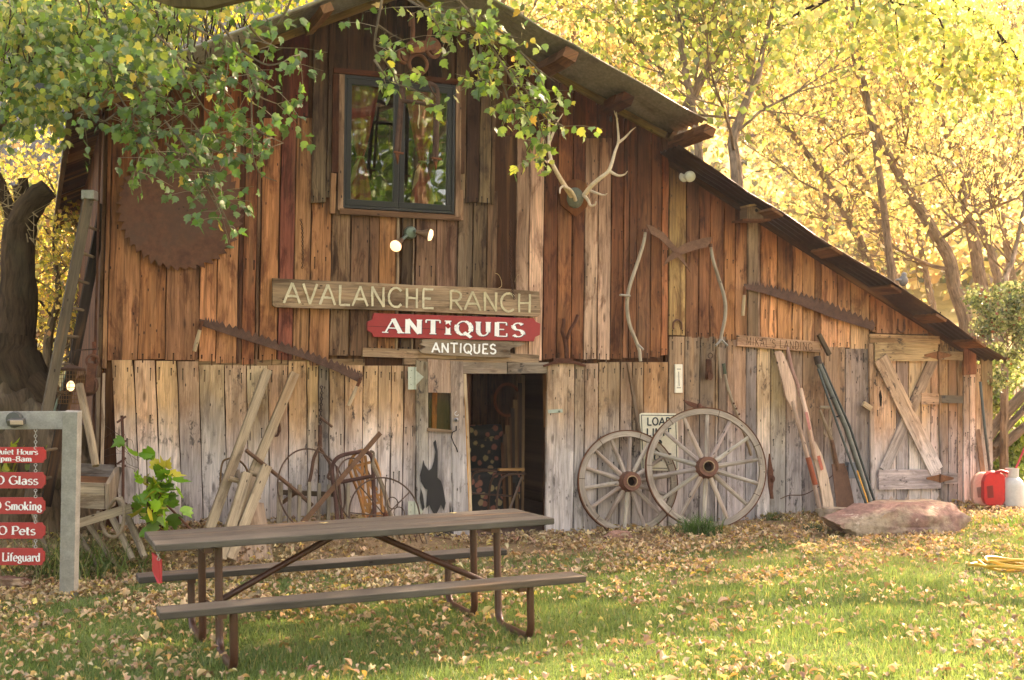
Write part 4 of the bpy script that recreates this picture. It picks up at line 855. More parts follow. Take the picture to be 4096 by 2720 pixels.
# ------------------------------------------------------------ signs on the barn
sg = MB(); off = .10
out = [(629, 641), (700, 645), (860, 652), (950, 657), (1140, 664), (1243, 672), (1245, 690), (1246, 725), (1240, 730), (1100, 724), (900, 715), (636, 708), (629, 704)]
sg.prism(wq(out[::-1], off), N*-.05, srgb('a08468'), gd=(D, Z))
r1 = tag(sg.build('sign_board', M['wood'], None), 'long weathered plank sign carved AVALANCHE RANCH above the red sign', 'sign')
lt = MB(); o = Wp(655, 698, off); e = Wp(1001, 712, off); ux = (Wp(1225, 720, off)-o).normalized(); h = (Wp(670, 652, off)-Wp(670, 699, off)).length
text(lt, 'AVALANCHE', o, ux, Z, h*.97, srgb('c8bc9c'), .11, None, False, .16, depth=.006, rough=.003, width=(Wp(1000, 700, off)-o).length); lt.build('lettering', M['matt'], r1); lt = MB()
o2 = Wp(1035, 713, off); text(lt, 'RANCH', o2, ux, Z, h*.95, srgb('bcae8c'), .11, None, False, .16, depth=.006, rough=.003, width=(Wp(1224, 715, off)-o2).length)
lt.build('lettering', M['matt'], r1)
sg = MB(); off = .105
out = [(862, 722), (1231, 734), (1236, 742), (1246, 746), (1245, 772), (1234, 777), (1231, 787), (861, 777), (858, 768), (847, 762), (847, 742), (858, 737), (862, 722)][:-1]
sg.prism(wq(out[::-1], off), N*-.035, srgb('a02c2c'), gd=(D, Z))
r2 = tag(sg.build('sign_board', M['paint'], None, bevel=.003), 'red sign with notched corners and white serif letters reading ANTIQUES', 'sign')
for col, dx, dp in (((.02, .03, .07), .008, .003), ((.86, .84, .78), 0, .005)):
    lt = MB(); o = Wp(888, 767, off)+ux*dx-Z*dx*.6
    text(lt, 'ANTIQUES', o, ux, Z, (Wp(900, 732, off)-Wp(900, 766, off)).length*.96, col, .235, .075, True, .26, depth=dp, width=(Wp(1207, 774, off)-Wp(888, 767, off)).length)
    lt.build('lettering' if not dx else 'letter_shadow', M['paint'], r2)
ck = MB(); ck.tube([Wp(848, 752, .107), Wp(900, 754, .107), Wp(960, 757, .107), Wp(1010, 758, .107), Wp(1050, 762, .107)], .0025, 4, (.05, .02, .02)); ck.prism(wq([(1025, 750), (1034, 745), (1040, 753), (1033, 758)], .1125), N*-.004, srgb('a02c2c')); ck.build('crack', M['matt'], r2)
sg = MB(); off = .09
out = [(973, 783), (1000, 781), (1100, 784), (1180, 787), (1212, 791), (1200, 798), (1182, 802), (1176, 806), (1178, 824), (1120, 823), (1040, 820), (985, 815), (972, 813), (968, 808), (982, 800), (969, 794), (974, 790)]
sg.prism(wq(out[::-1], off), N*-.04, srgb('94806a'), gd=(D, Z))
r3 = tag(sg.build('sign_board', M['wood'], None), 'small broken grey plank hand-painted ANTIQUES in white below the red sign', 'sign')
lt = MB(); o = Wp(996, 812, off); text(lt, 'ANTIQUES', o, ux, Z, (Wp(1000, 789, off)-Wp(1000, 813, off)).length*.9, (.85, .84, .78), .16, None, False, .18, depth=.004, rough=.002, width=(Wp(1143, 817, off)-o).length); lt.build('lettering', M['paint'], r3)
sg = MB(); off = .08
sg.prism(wq([(1701, 772), (1892, 788), (1891, 813), (1700, 798)][::-1], off), N*-.03, srgb('b0886a'), gd=(D, Z))
r4 = tag(sg.build('sign_board', M['wood'], None, bevel=.003), "tan plank with thin carved letters reading MIKAL'S LANDING", 'sign')
lt = MB(); o = Wp(1721, 795, off); ux4 = (Wp(1873, 809, off)-o).normalized(); text(lt, "MIKAL'S LANDING", o, ux4, Z, .085, (.10, .05, .025), .075, None, False, .24, depth=.003, rough=.002, width=(Wp(1873, 807, off)-o).length); lt.build('lettering', M['matt'], r4)
sg = MB(); off = .07; C4 = [(1475, 955), (1480, 952), (1557, 953), (1562, 956), (1565, 1082), (1560, 1086), (1484, 1084), (1479, 1080)]
sg.prism(wq(C4[::-1], off), N*-.006, srgb('ddd4b8'))
r5 = tag(sg.build('road_sign', M['paint'], None), 'white LOAD LIMIT road sign standing behind the two wagon wheels', 'sign')
lt = MB()
for a, b in (((1479, 957), (1558, 958)), ((1558, 958), (1561, 1080)), ((1561, 1080), (1483, 1079)), ((1483, 1079), (1479, 957))): lt.bar(Wp(*a, off+.002), Wp(*b, off+.002), .007, .003, N, (.02, .03, .03))
for s, x0, x1, y in (('LOAD', 1492, 1546, 980), ('LIMIT', 1491, 1547, 1005), ('8', 1508, 1526, 1036), ('TONS', 1494, 1548, 1063)):
    o = Wp(x0, y, off); text(lt, s, o, D, Z, (Wp(x0, y-17 if s != '8' else y-22, off)-o).length, (.02, .03, .03), .17, None, False, .16, depth=.004, width=(Wp(x1, y+1, off)-o).length)
lt.build('lettering', M['paint'], r5)
# ------------------------------------------------------------ saw blade, cross-cut saws
c = Wp(418, 482, .06); m = MB(); P = []
nt = 44
for i in range(nt):
    a = 2*math.pi*i/nt
    for da, r in ((0, .522), (.25, .535), (.55, .552), (.80, .568), (.86, .545), (.93, .520)):
        a2 = a+da*2*math.pi/nt; jr = r+.006*mnoise.noise(Vector((i*1.3, da, 0)))-(.02 if nr.random() < .04 else 0); P.append(c+D*(math.cos(a2)*jr*1.0)+Z*(math.sin(a2)*jr*1.0))
m.prism(P, N*-.012, srgb('64402f')); 
for dx, dz in ((-.02, .0), (.055, -.01), (.02, .02), (-.15, .18), (.09, .15)): m.ball(c+D*dx+Z*dz+N*.001, .008, .008, .008, 6, 4, (.01, .006, .005))
tag(m.build('saw_blade', M['plate'], None), 'huge rusty round saw blade mounted high on the left of the barn', 'saw blade')
def crosscut(nm, top, bot, label, h1, h2, teeth, off=.085):
    """top and bottom outlines in the photo; teeth along the top edge"""
    m = MB(); P = [Wp(x, y, off) for x, y in bot]; n = teeth; T = []
    for i in range(n+1):
        f = i/n*(len(top)-1); k = min(len(top)-2, int(f)); q = f-k; x = top[k][0]+(top[k+1][0]-top[k][0])*q; y = top[k][1]+(top[k+1][1]-top[k][1])*q
        up_ = 0 if (f < .35 or i == n) else (9 if i % 2 else 0); T.append(Wp(x, y-up_+(4 if i % 8 == 0 and f > .35 else 0), off))
    m.prism(P+T[::-1], N*-.006, srgb('60443a')); root = m.build(nm, M['rust'], None); tag(root, label, 'saw')
    for (a, b), c_ in zip((h1, h2), ('a89070', 'b8a080')):
        if a is None: continue
        hm = MB(); A, Bp = Wp(*a, off+.02), Wp(*b, off+.03); hm.tube([A, A.lerp(Bp, .35)], .016, 8, srgb('6e4630')); hm.tube([A.lerp(Bp, .3), A.lerp(Bp, .6), Bp], [.016, .02, .018], 8, srgb(c_)); hm.build('handle', M['clean'], root, smooth=True)
    return root
crosscut('crosscut_saw', [(460, 735), (500, 745), (600, 778), (700, 812), (790, 845), (836, 866)], [(462, 750), (500, 763), (600, 795), (700, 826), (780, 858), (832, 884)], 'long rusty two-man saw slanting down from the round blade to the doorway', ((466, 740), (448, 810)), ((832, 872), (803, 936)), 66)
crosscut('crosscut_saw', [(1716, 654), (1760, 661), (1830, 676), (1920, 706), (2018, 748)], [(1715, 666), (1760, 676), (1830, 698), (1920, 733), (2014, 762)], "rusty two-man saw hung on the lean-to above the MIKAL'S LANDING plank", ((1717, 660), (1713, 728)), (None, None), 60)
# ------------------------------------------------------------ scythes
def on(pts, off): return [Wp(p[0], p[1], p[2] if len(p) > 2 else off) for p in pts]
def scythe(label, sn, bl, grips, off=.09):
    root = thing('scythe', label, 'scythe', Wp(*sn[0], off), 'scythes crossed on the wall')
    m = MB(); cp = curve(on(sn, off), 5); n = len(cp); m.tube(cp, [.016+.004*math.sin(i/n*3.1) for i in range(n)], 8, srgb('a89a84')); m.build('snath', M['clean'], root, smooth=True)
    m = MB(); m.prism(on(bl, off+.02), N*-.008, srgb('7a5644')); m.tube([Wp(*sn[0], off+.01), Wp(sn[0][0]*.9+sn[1][0]*.1, sn[0][1]*.9+sn[1][1]*.1+4, off+.01)], .022, 8, srgb('6a4636')); m.build('blade', M['rust'], root)
    m = MB()
    for a, b in grips: m.tube([Wp(*a, off+.02), Wp(*b, off+.08)], .012, 8, srgb('a8a090'))
    m.build('grip', M['clean'], root, smooth=True)
scythe('left scythe with blade pointing down to the right over the other one', [(1489, 528), (1484, 560), (1470, 605), (1452, 660), (1446, 700), (1451, 745), (1466, 785), (1474, 806), (1477, 833)],
       [(1490, 517), (1502, 520), (1530, 536), (1556, 566), (1578, 598), (1592, 628), (1587, 620), (1566, 596), (1544, 572), (1520, 549), (1502, 540), (1497, 530)][::-1], [((1472, 795), (1483, 806)), ((1452, 682), (1430, 680))])
scythe('right scythe with broad rusty blade curving down to the left', [(1638, 562), (1644, 598), (1658, 645), (1671, 690), (1672, 730), (1664, 770), (1662, 790)],
       [(1641, 546), (1620, 549), (1585, 559), (1556, 575), (1536, 598), (1530, 613), (1545, 602), (1570, 588), (1600, 577), (1630, 570), (1640, 556)], [((1663, 783), (1650, 797)), ((1664, 783), (1678, 797))])
m = MB(); cp = curve(on([(1656, 800), (1659, 850), (1662, 872)], .08), 3); m.tube(cp, .012, 8, srgb('a08c74')); cp = curve(on([(1668, 838), (1675, 880), (1688, 925), (1700, 955), (1720, 1010), (1732, 1050)], .10), 4); m.tube(cp, [.014]*6+[.018]*14+[.016]*10, 8, srgb('9e8e78')); m.tube(on([(1668, 838), (1672, 862)], .10), .019, 8, srgb('4c5444'))
for y in (930, 942, 955): m.ball(Wp(1692+(y-930)*.5, y, .125), .012, col=srgb('5a3828'), n=7, m=5)
tag(m.build('crooked_stick', M['clean'], None, smooth=True), 'bare bent tool handle hanging behind the top of the larger wagon wheel', 'tool handle')
# ------------------------------------------------------------ antlers
root = thing('mounted_antlers', 'pale branching elk antlers on a brown shield plaque', 'antlers', Wp(1327, 455, .05))
m = MB(); m.prism(wq([(1327, 500), (1308, 484), (1293, 472), (1290, 450), (1294, 432), (1308, 418), (1325, 412), (1340, 416), (1352, 422), (1357, 440), (1356, 455), (1354, 476), (1343, 488)], .075), N*-.03, srgb('6e3e20')); m.build('plaque', M['clean'], root, bevel=.004)
m = MB(); m.ball(Wp(1326, 456, .10), .085, .05, .10, 14, 9, srgb('6e6e5c'), rough=.15); m.build('skull_cap', M['matt'], root, smooth=True)
m = MB(); bone = srgb('d8c0a0')
def an(pts, rr): cp = curve([Wp(x, y, o) for x, y, o in pts], 4); n = len(cp); m.tube(cp, [rr[0]+(rr[1]-rr[0])*i/(n-1) for i in range(n)], 8, bone)
an([(1318, 452, .14), (1300, 425, .24), (1283, 396, .32), (1271, 370, .36), (1266, 340, .36), (1266, 305, .33), (1267, 275, .28), (1276, 250, .22), (1286, 237, .18)], (.028, .006))
an([(1327, 462, .14), (1322, 448, .2), (1313, 436, .25), (1300, 430, .3)], (.020, .014)); an([(1302, 428, .24), (1292, 434, .34), (1291, 446, .42)], (.016, .005)); an([(1270, 368, .36), (1262, 374, .46), (1256, 370, .52)], (.016, .006))
an([(1266, 330, .35), (1276, 305, .38), (1283, 285, .38), (1298, 262, .36)], (.016, .004)); an([(1267, 285, .3), (1264, 262, .3), (1268, 252, .28)], (.012, .004))
an([(1346, 452, .14), (1362, 430, .24), (1382, 412, .32), (1402, 396, .35), (1411, 375, .35), (1418, 350, .33), (1426, 325, .29), (1424, 290, .24), (1421, 262, .2), (1423, 246, .18)], (.028, .005))
an([(1348, 452, .16), (1356, 462, .24), (1362, 474, .3), (1372, 472, .34), (1374, 464, .35)], (.02, .005)); an([(1362, 440, .24), (1378, 446, .34), (1392, 450, .4), (1400, 446, .43)], (.016, .004))
an([(1404, 394, .35), (1425, 405, .42), (1440, 402, .46), (1447, 394, .48)], (.018, .004)); an([(1424, 330, .3), (1440, 318, .32), (1455, 302, .32), (1466, 293, .3)], (.016, .003)); an([(1424, 275, .22), (1418, 262, .24), (1416, 255, .25)], (.008, .003))
m.build('antler', M['matt'], root, smooth=True)
# ------------------------------------------------------------ lamps, birdhouse, thermometer and small irons
root = thing('floodlight', 'double floodlight with two lit bulbs under the upper window', 'lamp', Wp(945, 537, .06)); gm = srgb('6e7c6c')
m = MB(); m.lathe(Wp(945, 537, .04), N, [(0, 0), (0, .062), (.035, .062), (.05, .05), (.055, 0)], 20, gm); m.build('mount', M['metal'], root, smooth=True)
for (a, b, c_, ld) in (((938, 543), (926, 553), (905, 562), Vector((-.35, -.80, -.55))), ((955, 533), (945+15, 535), (968, 535), Vector((.90, -.12, -.20)))):
    m = MB(); A = Wp(*a, .09); Bq = Wp(*b, .13); m.tube([A, Bq], .017, 8, gm); ld.normalize(); base = Bq; m.lathe(base, ld, [(0, 0), (0, .022), (.05, .026), (.10, .052), (.135, .062)], 18, srgb('8a6a50')); m.build('lamp_head', M['metal'], root, smooth=True)
    m = MB(); m.lathe(base, ld, [(.12, 0.052), (.135, .058), (.155, .05), (.165, .02), (.167, 0)], 18, (.9, .8, .6)); lo_ = m.build('bulb', M['lamp'], root, smooth=True)
    pl = bpy.data.lights.new('bulb_light', 'SPOT'); pl.energy = .8; pl.spot_size = 1.7; pl.color = (1, .8, .55); pl.shadow_soft_size = .05; po = bpy.data.objects.new('bulb_light', pl); COL.objects.link(po); po.parent = root; po.location = base+ld*.19-root.location; po.rotation_euler = (-ld).to_track_quat('Z', 'Y').to_euler()
root = thing('floodlight', 'single round white floodlight under the top of the lean-to roof', 'lamp', Wp(1578, 406, .05))
m = MB(); m.lathe(Wp(1576, 408, .04), N, [(0, 0), (0, .055), (.02, .055), (.03, 0)], 20, srgb('d0c8b8')); m.tube([Wp(1576, 408, .05), Wp(1583, 406, .12)], .018, 8, srgb('d0c8b8')); m.build('mount', M['paint'], root, smooth=True)
m = MB(); ld = Vector((.25, -.9, -.2)).normalized(); m.lathe(Wp(1584, 406, .12), ld, [(0, 0), (.0, .03), (.05, .055), (.08, .06), (.10, .055), (.115, .03), (.12, 0)], 20, srgb('c8c4b0')); m.build('bulb', M['paint'], root, smooth=True)
root = thing('birdhouse', 'little wooden birdhouse on a bracket under the lean-to roof edge', 'birdhouse', Wp(1737, 492, .1)); off = .2
def wb(m, x0, x1, y0, y1, o0, o1, col): m.prism(wq([(x0, y1), (x1, y1), (x1, y0), (x0, y0)], o1), N*(o0-o1), srgb(col))
m = MB(); wb(m, 1723, 1760, 476, 504, .05, off, '9a7c60'); m.build('box', M['wood'], root)
m = MB(); m.bar(Wp(1713, 477, .13), Wp(1766, 470, .13), .24, .02, Z, srgb('a8845e')); wb(m, 1712, 1778, 504, 509, .02, .24, '7a4c30'); m.build('roof', M['wood'], root)
m = MB(); m.lathe(Wp(1744, 485, off+.002), N, [(0, .018), (.002, .018), (.002, 0)], 14, (.01, .008, .006)); m.build('entrance_hole', M['matt'], root)
m = MB(); wb(m, 1726, 1748, 509, 784, .026, .055, '8e7258'); tag(m.build('post', M['wood'], None), 'narrow grey board running down the wall below the birdhouse', 'board')
root = thing('thermometer', 'cream wall thermometer left of the rusty pulley', 'thermometer', Wp(1566, 870, .05)); m = MB(); wb(m, 1557, 1574, 840, 906, .03, .05, 'e6dcc4'); m.build('plate', M['paint'], root, bevel=.004)
m = MB(); m.tube(on([(1565, 857), (1566, 890)], .055), .003, 6, (.1, .08, .08)); wb(m, 1561, 1570, 893, 895, .05, .053, '8c8676'); wb(m, 1561, 1570, 850, 852, .05, .053, '8c8676'); m.build('tube', M['paint'], root)
def hshoe(x, y, up_, label, r=.055):
    m = MB(); c = Wp(x, y, .04); a0, a1 = (-.5, 3.64) if up_ else (math.pi-.5, 2*math.pi+.5)
    P = [c+D*math.cos(a0+(a1-a0)*i/16)*r*(1 if 3 < i < 13 else .92)+Z*math.sin(a0+(a1-a0)*i/16)*r*1.25 for i in range(17)]
    if not up_: P = [P[0]+Z*.05]+P+[P[-1]+Z*.05]
    m.tube(P, .010, 6, srgb('6e4a3c')); tag(m.build('horseshoe', M['rust'], None, smooth=True), label, 'horseshoe')
hshoe(1562, 752, True, 'rusty horseshoe with open end down beside the left scythe'); hshoe(2078, 752, False, 'rusty horseshoe hung open end up over the shed door')
def chain(m, pts, r=.012, w_=.0035, col='4a3024'):
    L = curve(pts, 6); tot = 0; last = L[0]; k = 0; step = r*1.7
    for i in range(1, len(L)):
        while (L[i]-last).length > step:
            d = (L[i]-last).normalized(); last = last+d*step; k += 1; ax = N if k % 2 else D
            m.torus(last, ax, r*.8, w_, 8, 4, srgb(col), x=d)
m = MB(); chain(m, on([(693, 502), (697, 530), (698, 565), (699, 596), (697, 618)], .05)); tag(m.build('chain', M['rust'], None), 'short rusty chain hanging left of the double floodlight', 'chain')
m = MB(); chain(m, on([(1177, 505), (1177, 560), (1178, 610), (1180, 655), (1186, 690)], .12)); tag(m.build('chain', M['rust'], None), 'longer rusty chain on the dark red board holding up the plank sign', 'chain')
m = MB(); m.tube(curve(on([(1187, 650), (1190, 640), (1195, 632)], .06), 3), .002, 4, srgb('a08c60')); m.tube(curve(on([(1142, 630), (1150, 634), (1156, 648), (1156, 660), (1150, 664)], .08), 4), .0025, 4, srgb('c0a070')); tag(m.build('wire_loop', M['metal'], None), 'thin loop of wire sticking up behind the plank sign', 'wire')
root = thing('cultivator_iron', 'Y-shaped rusty iron with curved cross blade right of the signs', 'farm tool', Wp(1310, 790, .05))
m = MB(); m.tube(curve(on([(1300, 735), (1299, 748), (1296, 764), (1300, 778), (1304, 800), (1306, 828)], .07), 3), .018, 8, srgb('5a3424')); m.tube(curve(on([(1332, 726), (1326, 742), (1314, 762), (1308, 780)], .09), 3), .017, 8, srgb('5a3424')); m.bar(Wp(1305, 775, .06), Wp(1307, 828, .06), .045, .012, N, srgb('54301f')); m.build('shaft', M['rust'], root, smooth=True)
m = MB(); P1 = on([(1253, 842), (1275, 834), (1300, 830), (1325, 832), (1352, 842), (1350, 846), (1325, 839), (1300, 837), (1275, 840), (1255, 846)], .10); m.prism(P1[::-1], N*-.02, srgb('5c3424')); wb(m, 1276, 1322, 826, 832, .04, .09, '5c3424'); m.build('blade', M['rust'], root)
root = thing('hanging_pulley', 'small rusty pulley block hung between thermometer and bare handle', 'pulley', Wp(1632, 852, .05))
m = MB(); m.torus(Wp(1638, 820, .05), N, .028, .004, 16, 5, srgb('4a3024')); m.bar(Wp(1632, 828, .07), Wp(1631, 872, .07), .04, .02, N, srgb('5a3626')); m.bar(Wp(1638, 828, .09), Wp(1641, 862, .09), .02, .01, N, srgb('5a3626')); m.build('frame', M['rust'], root)
m = MB(); m.lathe(Wp(1631, 866, .05), N+D*.5, [(0, 0), (0, .05), (.012, .038), (.028, .038), (.04, .05), (.04, 0)], 18, srgb('5c3828')); m.build('sheave', M['rust'], root, smooth=True)
# ------------------------------------------------------------ hay carrier and grapple in the gable
root = thing('hay_carrier', 'rusty hay trolley with pulley wheels hanging in the gable above the window', 'hay carrier', Wp(966, 120, .5)); o = .55; rc = srgb('6a4028')
m = MB()
for pts, r in (([(950, 30), (952, 70), (950, 105)], .022), ([(994, 50), (990, 80), (982, 105)], .022), ([(945, 60), (947, 40)], .015)): m.tube(on(pts, o), r, 8, rc)
m.bar(Wp(940, 110, o), Wp(1000, 106, o), .09, .10, N, rc); m.bar(Wp(946, 118, o+.04), Wp(978, 114, o+.04), .05, .05, N, srgb('8a5430')); m.build('frame', M['rust'], root)
for (x, y, r, oo) in ((998, 111, .085, o+.0), (930, 130, .06, o), (964, 148, .09, o)):
    m = MB(); m.torus(Wp(x, y, oo), N+D*(.4 if x != 964 else .1), r, .018, 20, 8, rc)
    if x != 964: m.lathe(Wp(x, y, oo-.02), N+D*.4, [(0, 0), (0, r*.8), (.04, r*.8), (.04, 0)], 16, rc)
    m.build('wheel', M['rust'], root, smooth=True)
m = MB(); chain(m, on([(964, 166), (964, 180), (966, 192)], o), .025, .008, '6a3c22'); m.build('swivel', M['rust'], root)
root = thing('hay_grapple', 'rusty two-legged hay fork hanging in front of the upper window', 'hay fork', Wp(966, 200, .55)); gcol = srgb('543a2e')
m = MB()
m.tube(curve(on([(930, 178), (945, 182), (966, 190), (990, 192), (1003, 198), (1009, 210), (1010, 240), (1008, 300), (1006, 372)], o), 4), .020, 8, gcol, flat=N)
m.tube(curve(on([(926, 200), (921, 260), (916, 320), (913, 352)], o), 3), .020, 8, gcol, flat=N); m.tube(on([(932, 200), (926, 260), (921, 350)], o-.05), .014, 8, gcol); m.tube(on([(1003, 240), (1000, 360)], o-.05), .014, 8, gcol)
m.tube(curve(on([(930, 178), (926, 188), (926, 205)], o), 3), .018, 8, gcol); m.tube(on([(926, 232), (960, 236), (1009, 246)], o), .018, 8, gcol); m.tube(on([(986, 188), (996, 210), (1007, 226)], o), .010, 6, gcol)
m.build('frame', M['rust'], root, smooth=True)
m = MB()
for x, y in ((917, 352), (1005, 366)): m.prism(wq([(x-4, y), (x+1, y+26), (x+5, y)], o), N*-.03, srgb('7a4428')); m.bar(Wp(x-9, y-2, o), Wp(x+13, y+2, o), .015, .03, N, srgb('7a4428'))
m.build('tine', M['rust'], root)
m = MB(); m.tube(curve(on([(966, 236), (967, 262), (964, 285), (966, 296)], o), 4), [.006]*5+[.009]*4+[.004]*4, 6, srgb('b09c78')); m.build('rope_end', M['matt'], root)
# bird on the lean-to roof
root = thing('bird', 'plump pale grey bird sitting on the lean-to roof edge', 'bird', Wp(2083, 640, .3)); m = MB(); q = Wp(2083, 643, .3)
m.ball(q-Z*.02, .052, .045, .065, 14, 10, srgb('7c7670')); m.ball(q+D*.008+Z*.045, .032, .032, .032, 12, 8, srgb('8c8680')); m.ball(q-D*.05-Z*.012, .05, .022, .015, 10, 6, srgb('94908a')); m.ball(q+D*.038+Z*.042, .014, .007, .005, 6, 4, srgb('5a4a3c')); m.build('body', M['matt'], root, smooth=True)
# ------------------------------------------------------------ wagon wheels
def wheel(cx, cy, rx, foff, tilt, label, nsp, R, hub_r, leanb):
    c = Wp(cx, cy, foff); c = c; ax = (N*math.cos(tilt)+Z*math.sin(tilt)+D*leanb).normalized()   # tilted back against the wall
    root = thing('wagon_wheel', label, 'wheel', c, 'wagon wheels leaning on the barn')
    x = D-ax*D.dot(ax); x.normalize(); y = ax.cross(x); y = y if y.z > 0 else -y; wc = srgb('ac9c8a')
    m = MB(); w2 = .03; n = 72; vv = []; gg = []
    for i in range(n):
        a = 2*math.pi*i/n; rd = x*math.cos(a)+y*math.sin(a)
        for r_, h_ in ((R-.062, -w2), (R-.062, w2), (R-.006, w2), (R-.006, -w2)): vv.append(c+rd*r_+ax*h_); gg.append((r_+h_, a*R, 3))
    fs = [(i*4+k, ((i+1) % n)*4+k, ((i+1) % n)*4+(k+1) % 4, i*4+(k+1) % 4) for i in range(n) for k in range(4)]; m.add(vv, fs, wc, gg)
    for i in range(7):
        a = 2*math.pi*(i+.4)/7; rd = x*math.cos(a)+y*math.sin(a); m.bar(c+rd*(R-.065), c+rd*(R-.004), .006, .064, ax, srgb('5c4a38'))
    m.build('felloe', M['clean'], root)
    m = MB(); vv = []
    for i in range(n):
        a = 2*math.pi*i/n; rd = x*math.cos(a)+y*math.sin(a)
        for r_, h_ in ((R-.005, -w2-.004), (R-.005, w2+.004), (R+.006, w2+.004), (R+.006, -w2-.004)): vv.append(c+rd*r_+ax*h_)
    m.add(vv, fs, srgb('6e4430')); m.build('iron_tyre', M['rust'], root)
    for i in range(nsp):
        a = 2*math.pi*(i+.25)/nsp; rd = x*math.cos(a)+y*math.sin(a); m = MB(); m.tube([c+rd*hub_r*.8-ax*.0+ax*.02, c+rd*(hub_r+.1)+ax*.015, c+rd*(R*.6), c+rd*(R-.075), c+rd*(R-.05)], [.027, .024, .021, .020, .014], 8, jit(srgb('b2a392'), .08)); m.build('spoke', M['clean'], root, smooth=True)
    m = MB(); rc2 = srgb('7c5244'); m.lathe(c, ax, [(-.08, 0), (-.08, hub_r*.8), (-.03, hub_r), (.03, hub_r), (.05, hub_r*.92), (.12, hub_r*.82), (.13, hub_r*.86), (.17, hub_r*.84), (.17, hub_r*.5), (.08, hub_r*.42), (.08, 0)], 26, rc2)
    m.build('hub', M['rust'], root, smooth=True); m = MB(); m.lathe(c+ax*.081, ax, [(0, hub_r*.40), (.002, hub_r*.2), (.002, 0)], 20, (.03, .015, .01)); m.lathe(c+ax*.155, ax, [(0, hub_r*.50), (.02, hub_r*.52), (.022, hub_r*.44), (.01, hub_r*.42)], 20, srgb('a08468')); m.build('axle_box', M['rust'], root, smooth=True)
def fitR(cx, top, bot, off): return (Wp(cx, top, off)-Wp(cx, bot, off)).length/2
R1 = fitR(1446, 992, 1230, .22); R2 = fitR(1627, 942, 1215, .46)*1.02
wheel(1447, 1111, 0, .17, .12, 'smaller wooden wagon wheel, left, partly behind the larger one', 14, R1, .112, -.18)
wheel(1627, 1079, 0, .46, .17, 'larger wooden wagon wheel overlapping the smaller one on the right', 14, R2, .118, -.34)
# ------------------------------------------------------------ tools leaning on the lean-to
root = thing('oar', 'pale pink-white oar leaning with its split blade up at the plank sign', 'oar', G(1888, 1190), 'oars leaning under the carved plank')
def pol(pts, o0, o1):
    y0, y1 = min(p[1] for p in pts), max(p[1] for p in pts); return [Wp(x, y, o0+(o1-o0)*(y-y0)/(y1-y0)) for x, y in pts]
m = MB(); m.prism(pol([(1786, 812), (1799, 808), (1806, 815), (1811, 826), (1832, 880), (1836, 900), (1837, 945), (1828, 945), (1812, 915), (1804, 880), (1794, 840)], .08, .16)[::-1], N*-.02, srgb('ccaa90')); m.build('blade', M['clean'], root)
m = MB(); m.tube(curve([Wp(1828, 925, .15), Wp(1836, 960, .18), Wp(1850, 1010, .22), Wp(1866, 1070, .28), Wp(1880, 1130, .34), Wp(1893, 1188, .40)], 4), [.018]+[.024]*19+[.026], 8, srgb('c4a48c')); m.build('shaft', M['clean'], root, smooth=True)
m = MB(); m.tube([Wp(1863, 1055, .27), Wp(1880, 1118, .34)], .029, 10, srgb('9a5238')); m.build('leather_collar', M['matt'], root, smooth=True)
root = thing('oar', 'oar leaning blade down with patches of worn red paint', 'oar', G(1918, 1185), 'oars leaning under the carved plank')
m = MB(); m.tube(curve([Wp(1815, 800, .07), Wp(1826, 850, .10), Wp(1840, 890, .14), Wp(1846, 915, .15)], 4), .020, 8, srgb('b08878')); m.tube(curve([Wp(1845, 895, .15), Wp(1858, 950, .19), Wp(1872, 1020, .24), Wp(1880, 1060, .28)], 4), [.024]*4+[.028]*9, 8, srgb('c8a892')); m.build('shaft', M['clean'], root, smooth=True)
m = MB(); m.prism(pol([(1868, 1020), (1880, 1018), (1896, 1050), (1910, 1100), (1922, 1160), (1922, 1180), (1901, 1180), (1893, 1130), (1882, 1080)], .24, .38)[::-1], N*-.022, srgb('ccb094')); m.build('blade', M['clean'], root)
m = MB(); m.prism(pol([(1884, 1052), (1891, 1050), (1899, 1082), (1893, 1085)], .30, .315)[::-1], N*-.004, srgb('b0604c')); m.build('paint_patch', M['matt'], root); m = MB(); m.prism(pol([(1856, 950), (1862, 950), (1870, 990), (1865, 992)], .222, .25)[::-1], N*-.004, srgb('b47468')); m.build('paint_patch', M['matt'], root)
root = thing('boat_pole', 'bundle of dark grey metal poles with a round cap leaning left of the shed door', 'metal pole', G(2020, 1190))
m = MB(); m.tube([Wp(1886, 836, .08), Wp(1950, 985, .20), Wp(2016, 1186, .40)], [.030, .030, .030], 10, srgb('5c5e56')); m.build('tube', M['metal'], root, smooth=True)
m = MB(); m.tube([Wp(1894, 836, .06), Wp(1960, 985, .18), Wp(2027, 1186, .38)], .014, 8, srgb('3c423e')); m.tube([Wp(1886, 850, .10), Wp(1935, 990, .24), Wp(2006, 1186, .44)], .014, 8, srgb('4a504c')); m.build('rail', M['metal'], root, smooth=True)
m = MB(); m.tube([Wp(1884, 822, .07), Wp(1888, 840, .09)], .040, 14, srgb('4a3c34')); m.build('end_cap', M['rust'], root, smooth=True)
m = MB()
for y, f in ((918, .36), (960, .55)): q = Wp(1886+(y-836)*.372, y, .16+.0007*(y-918)); m.torus(q, Vector((.3, -.2, -1)), .036, .006, 16, 5, srgb('2c2a28'))
m.tube([Wp(1976, 1085, .33), Wp(1998, 1150, .42), Wp(2006, 1178, .44)], .008, 6, srgb('c89040')); m.build('binding', M['metal'], root)
m = MB(); m.bar(Wp(1888, 771, .10), Wp(1912, 818, .10), .045, .04, N, srgb('5a4c3c')); tag(m.build('iron_bar', M['wood'], None), 'short dark bar nailed slanting above the cap of the metal poles', 'bar')
root = thing('shovel', 'rusty spade with a D-shaped handle leaning left of the metal poles', 'spade', G(1945, 1190))
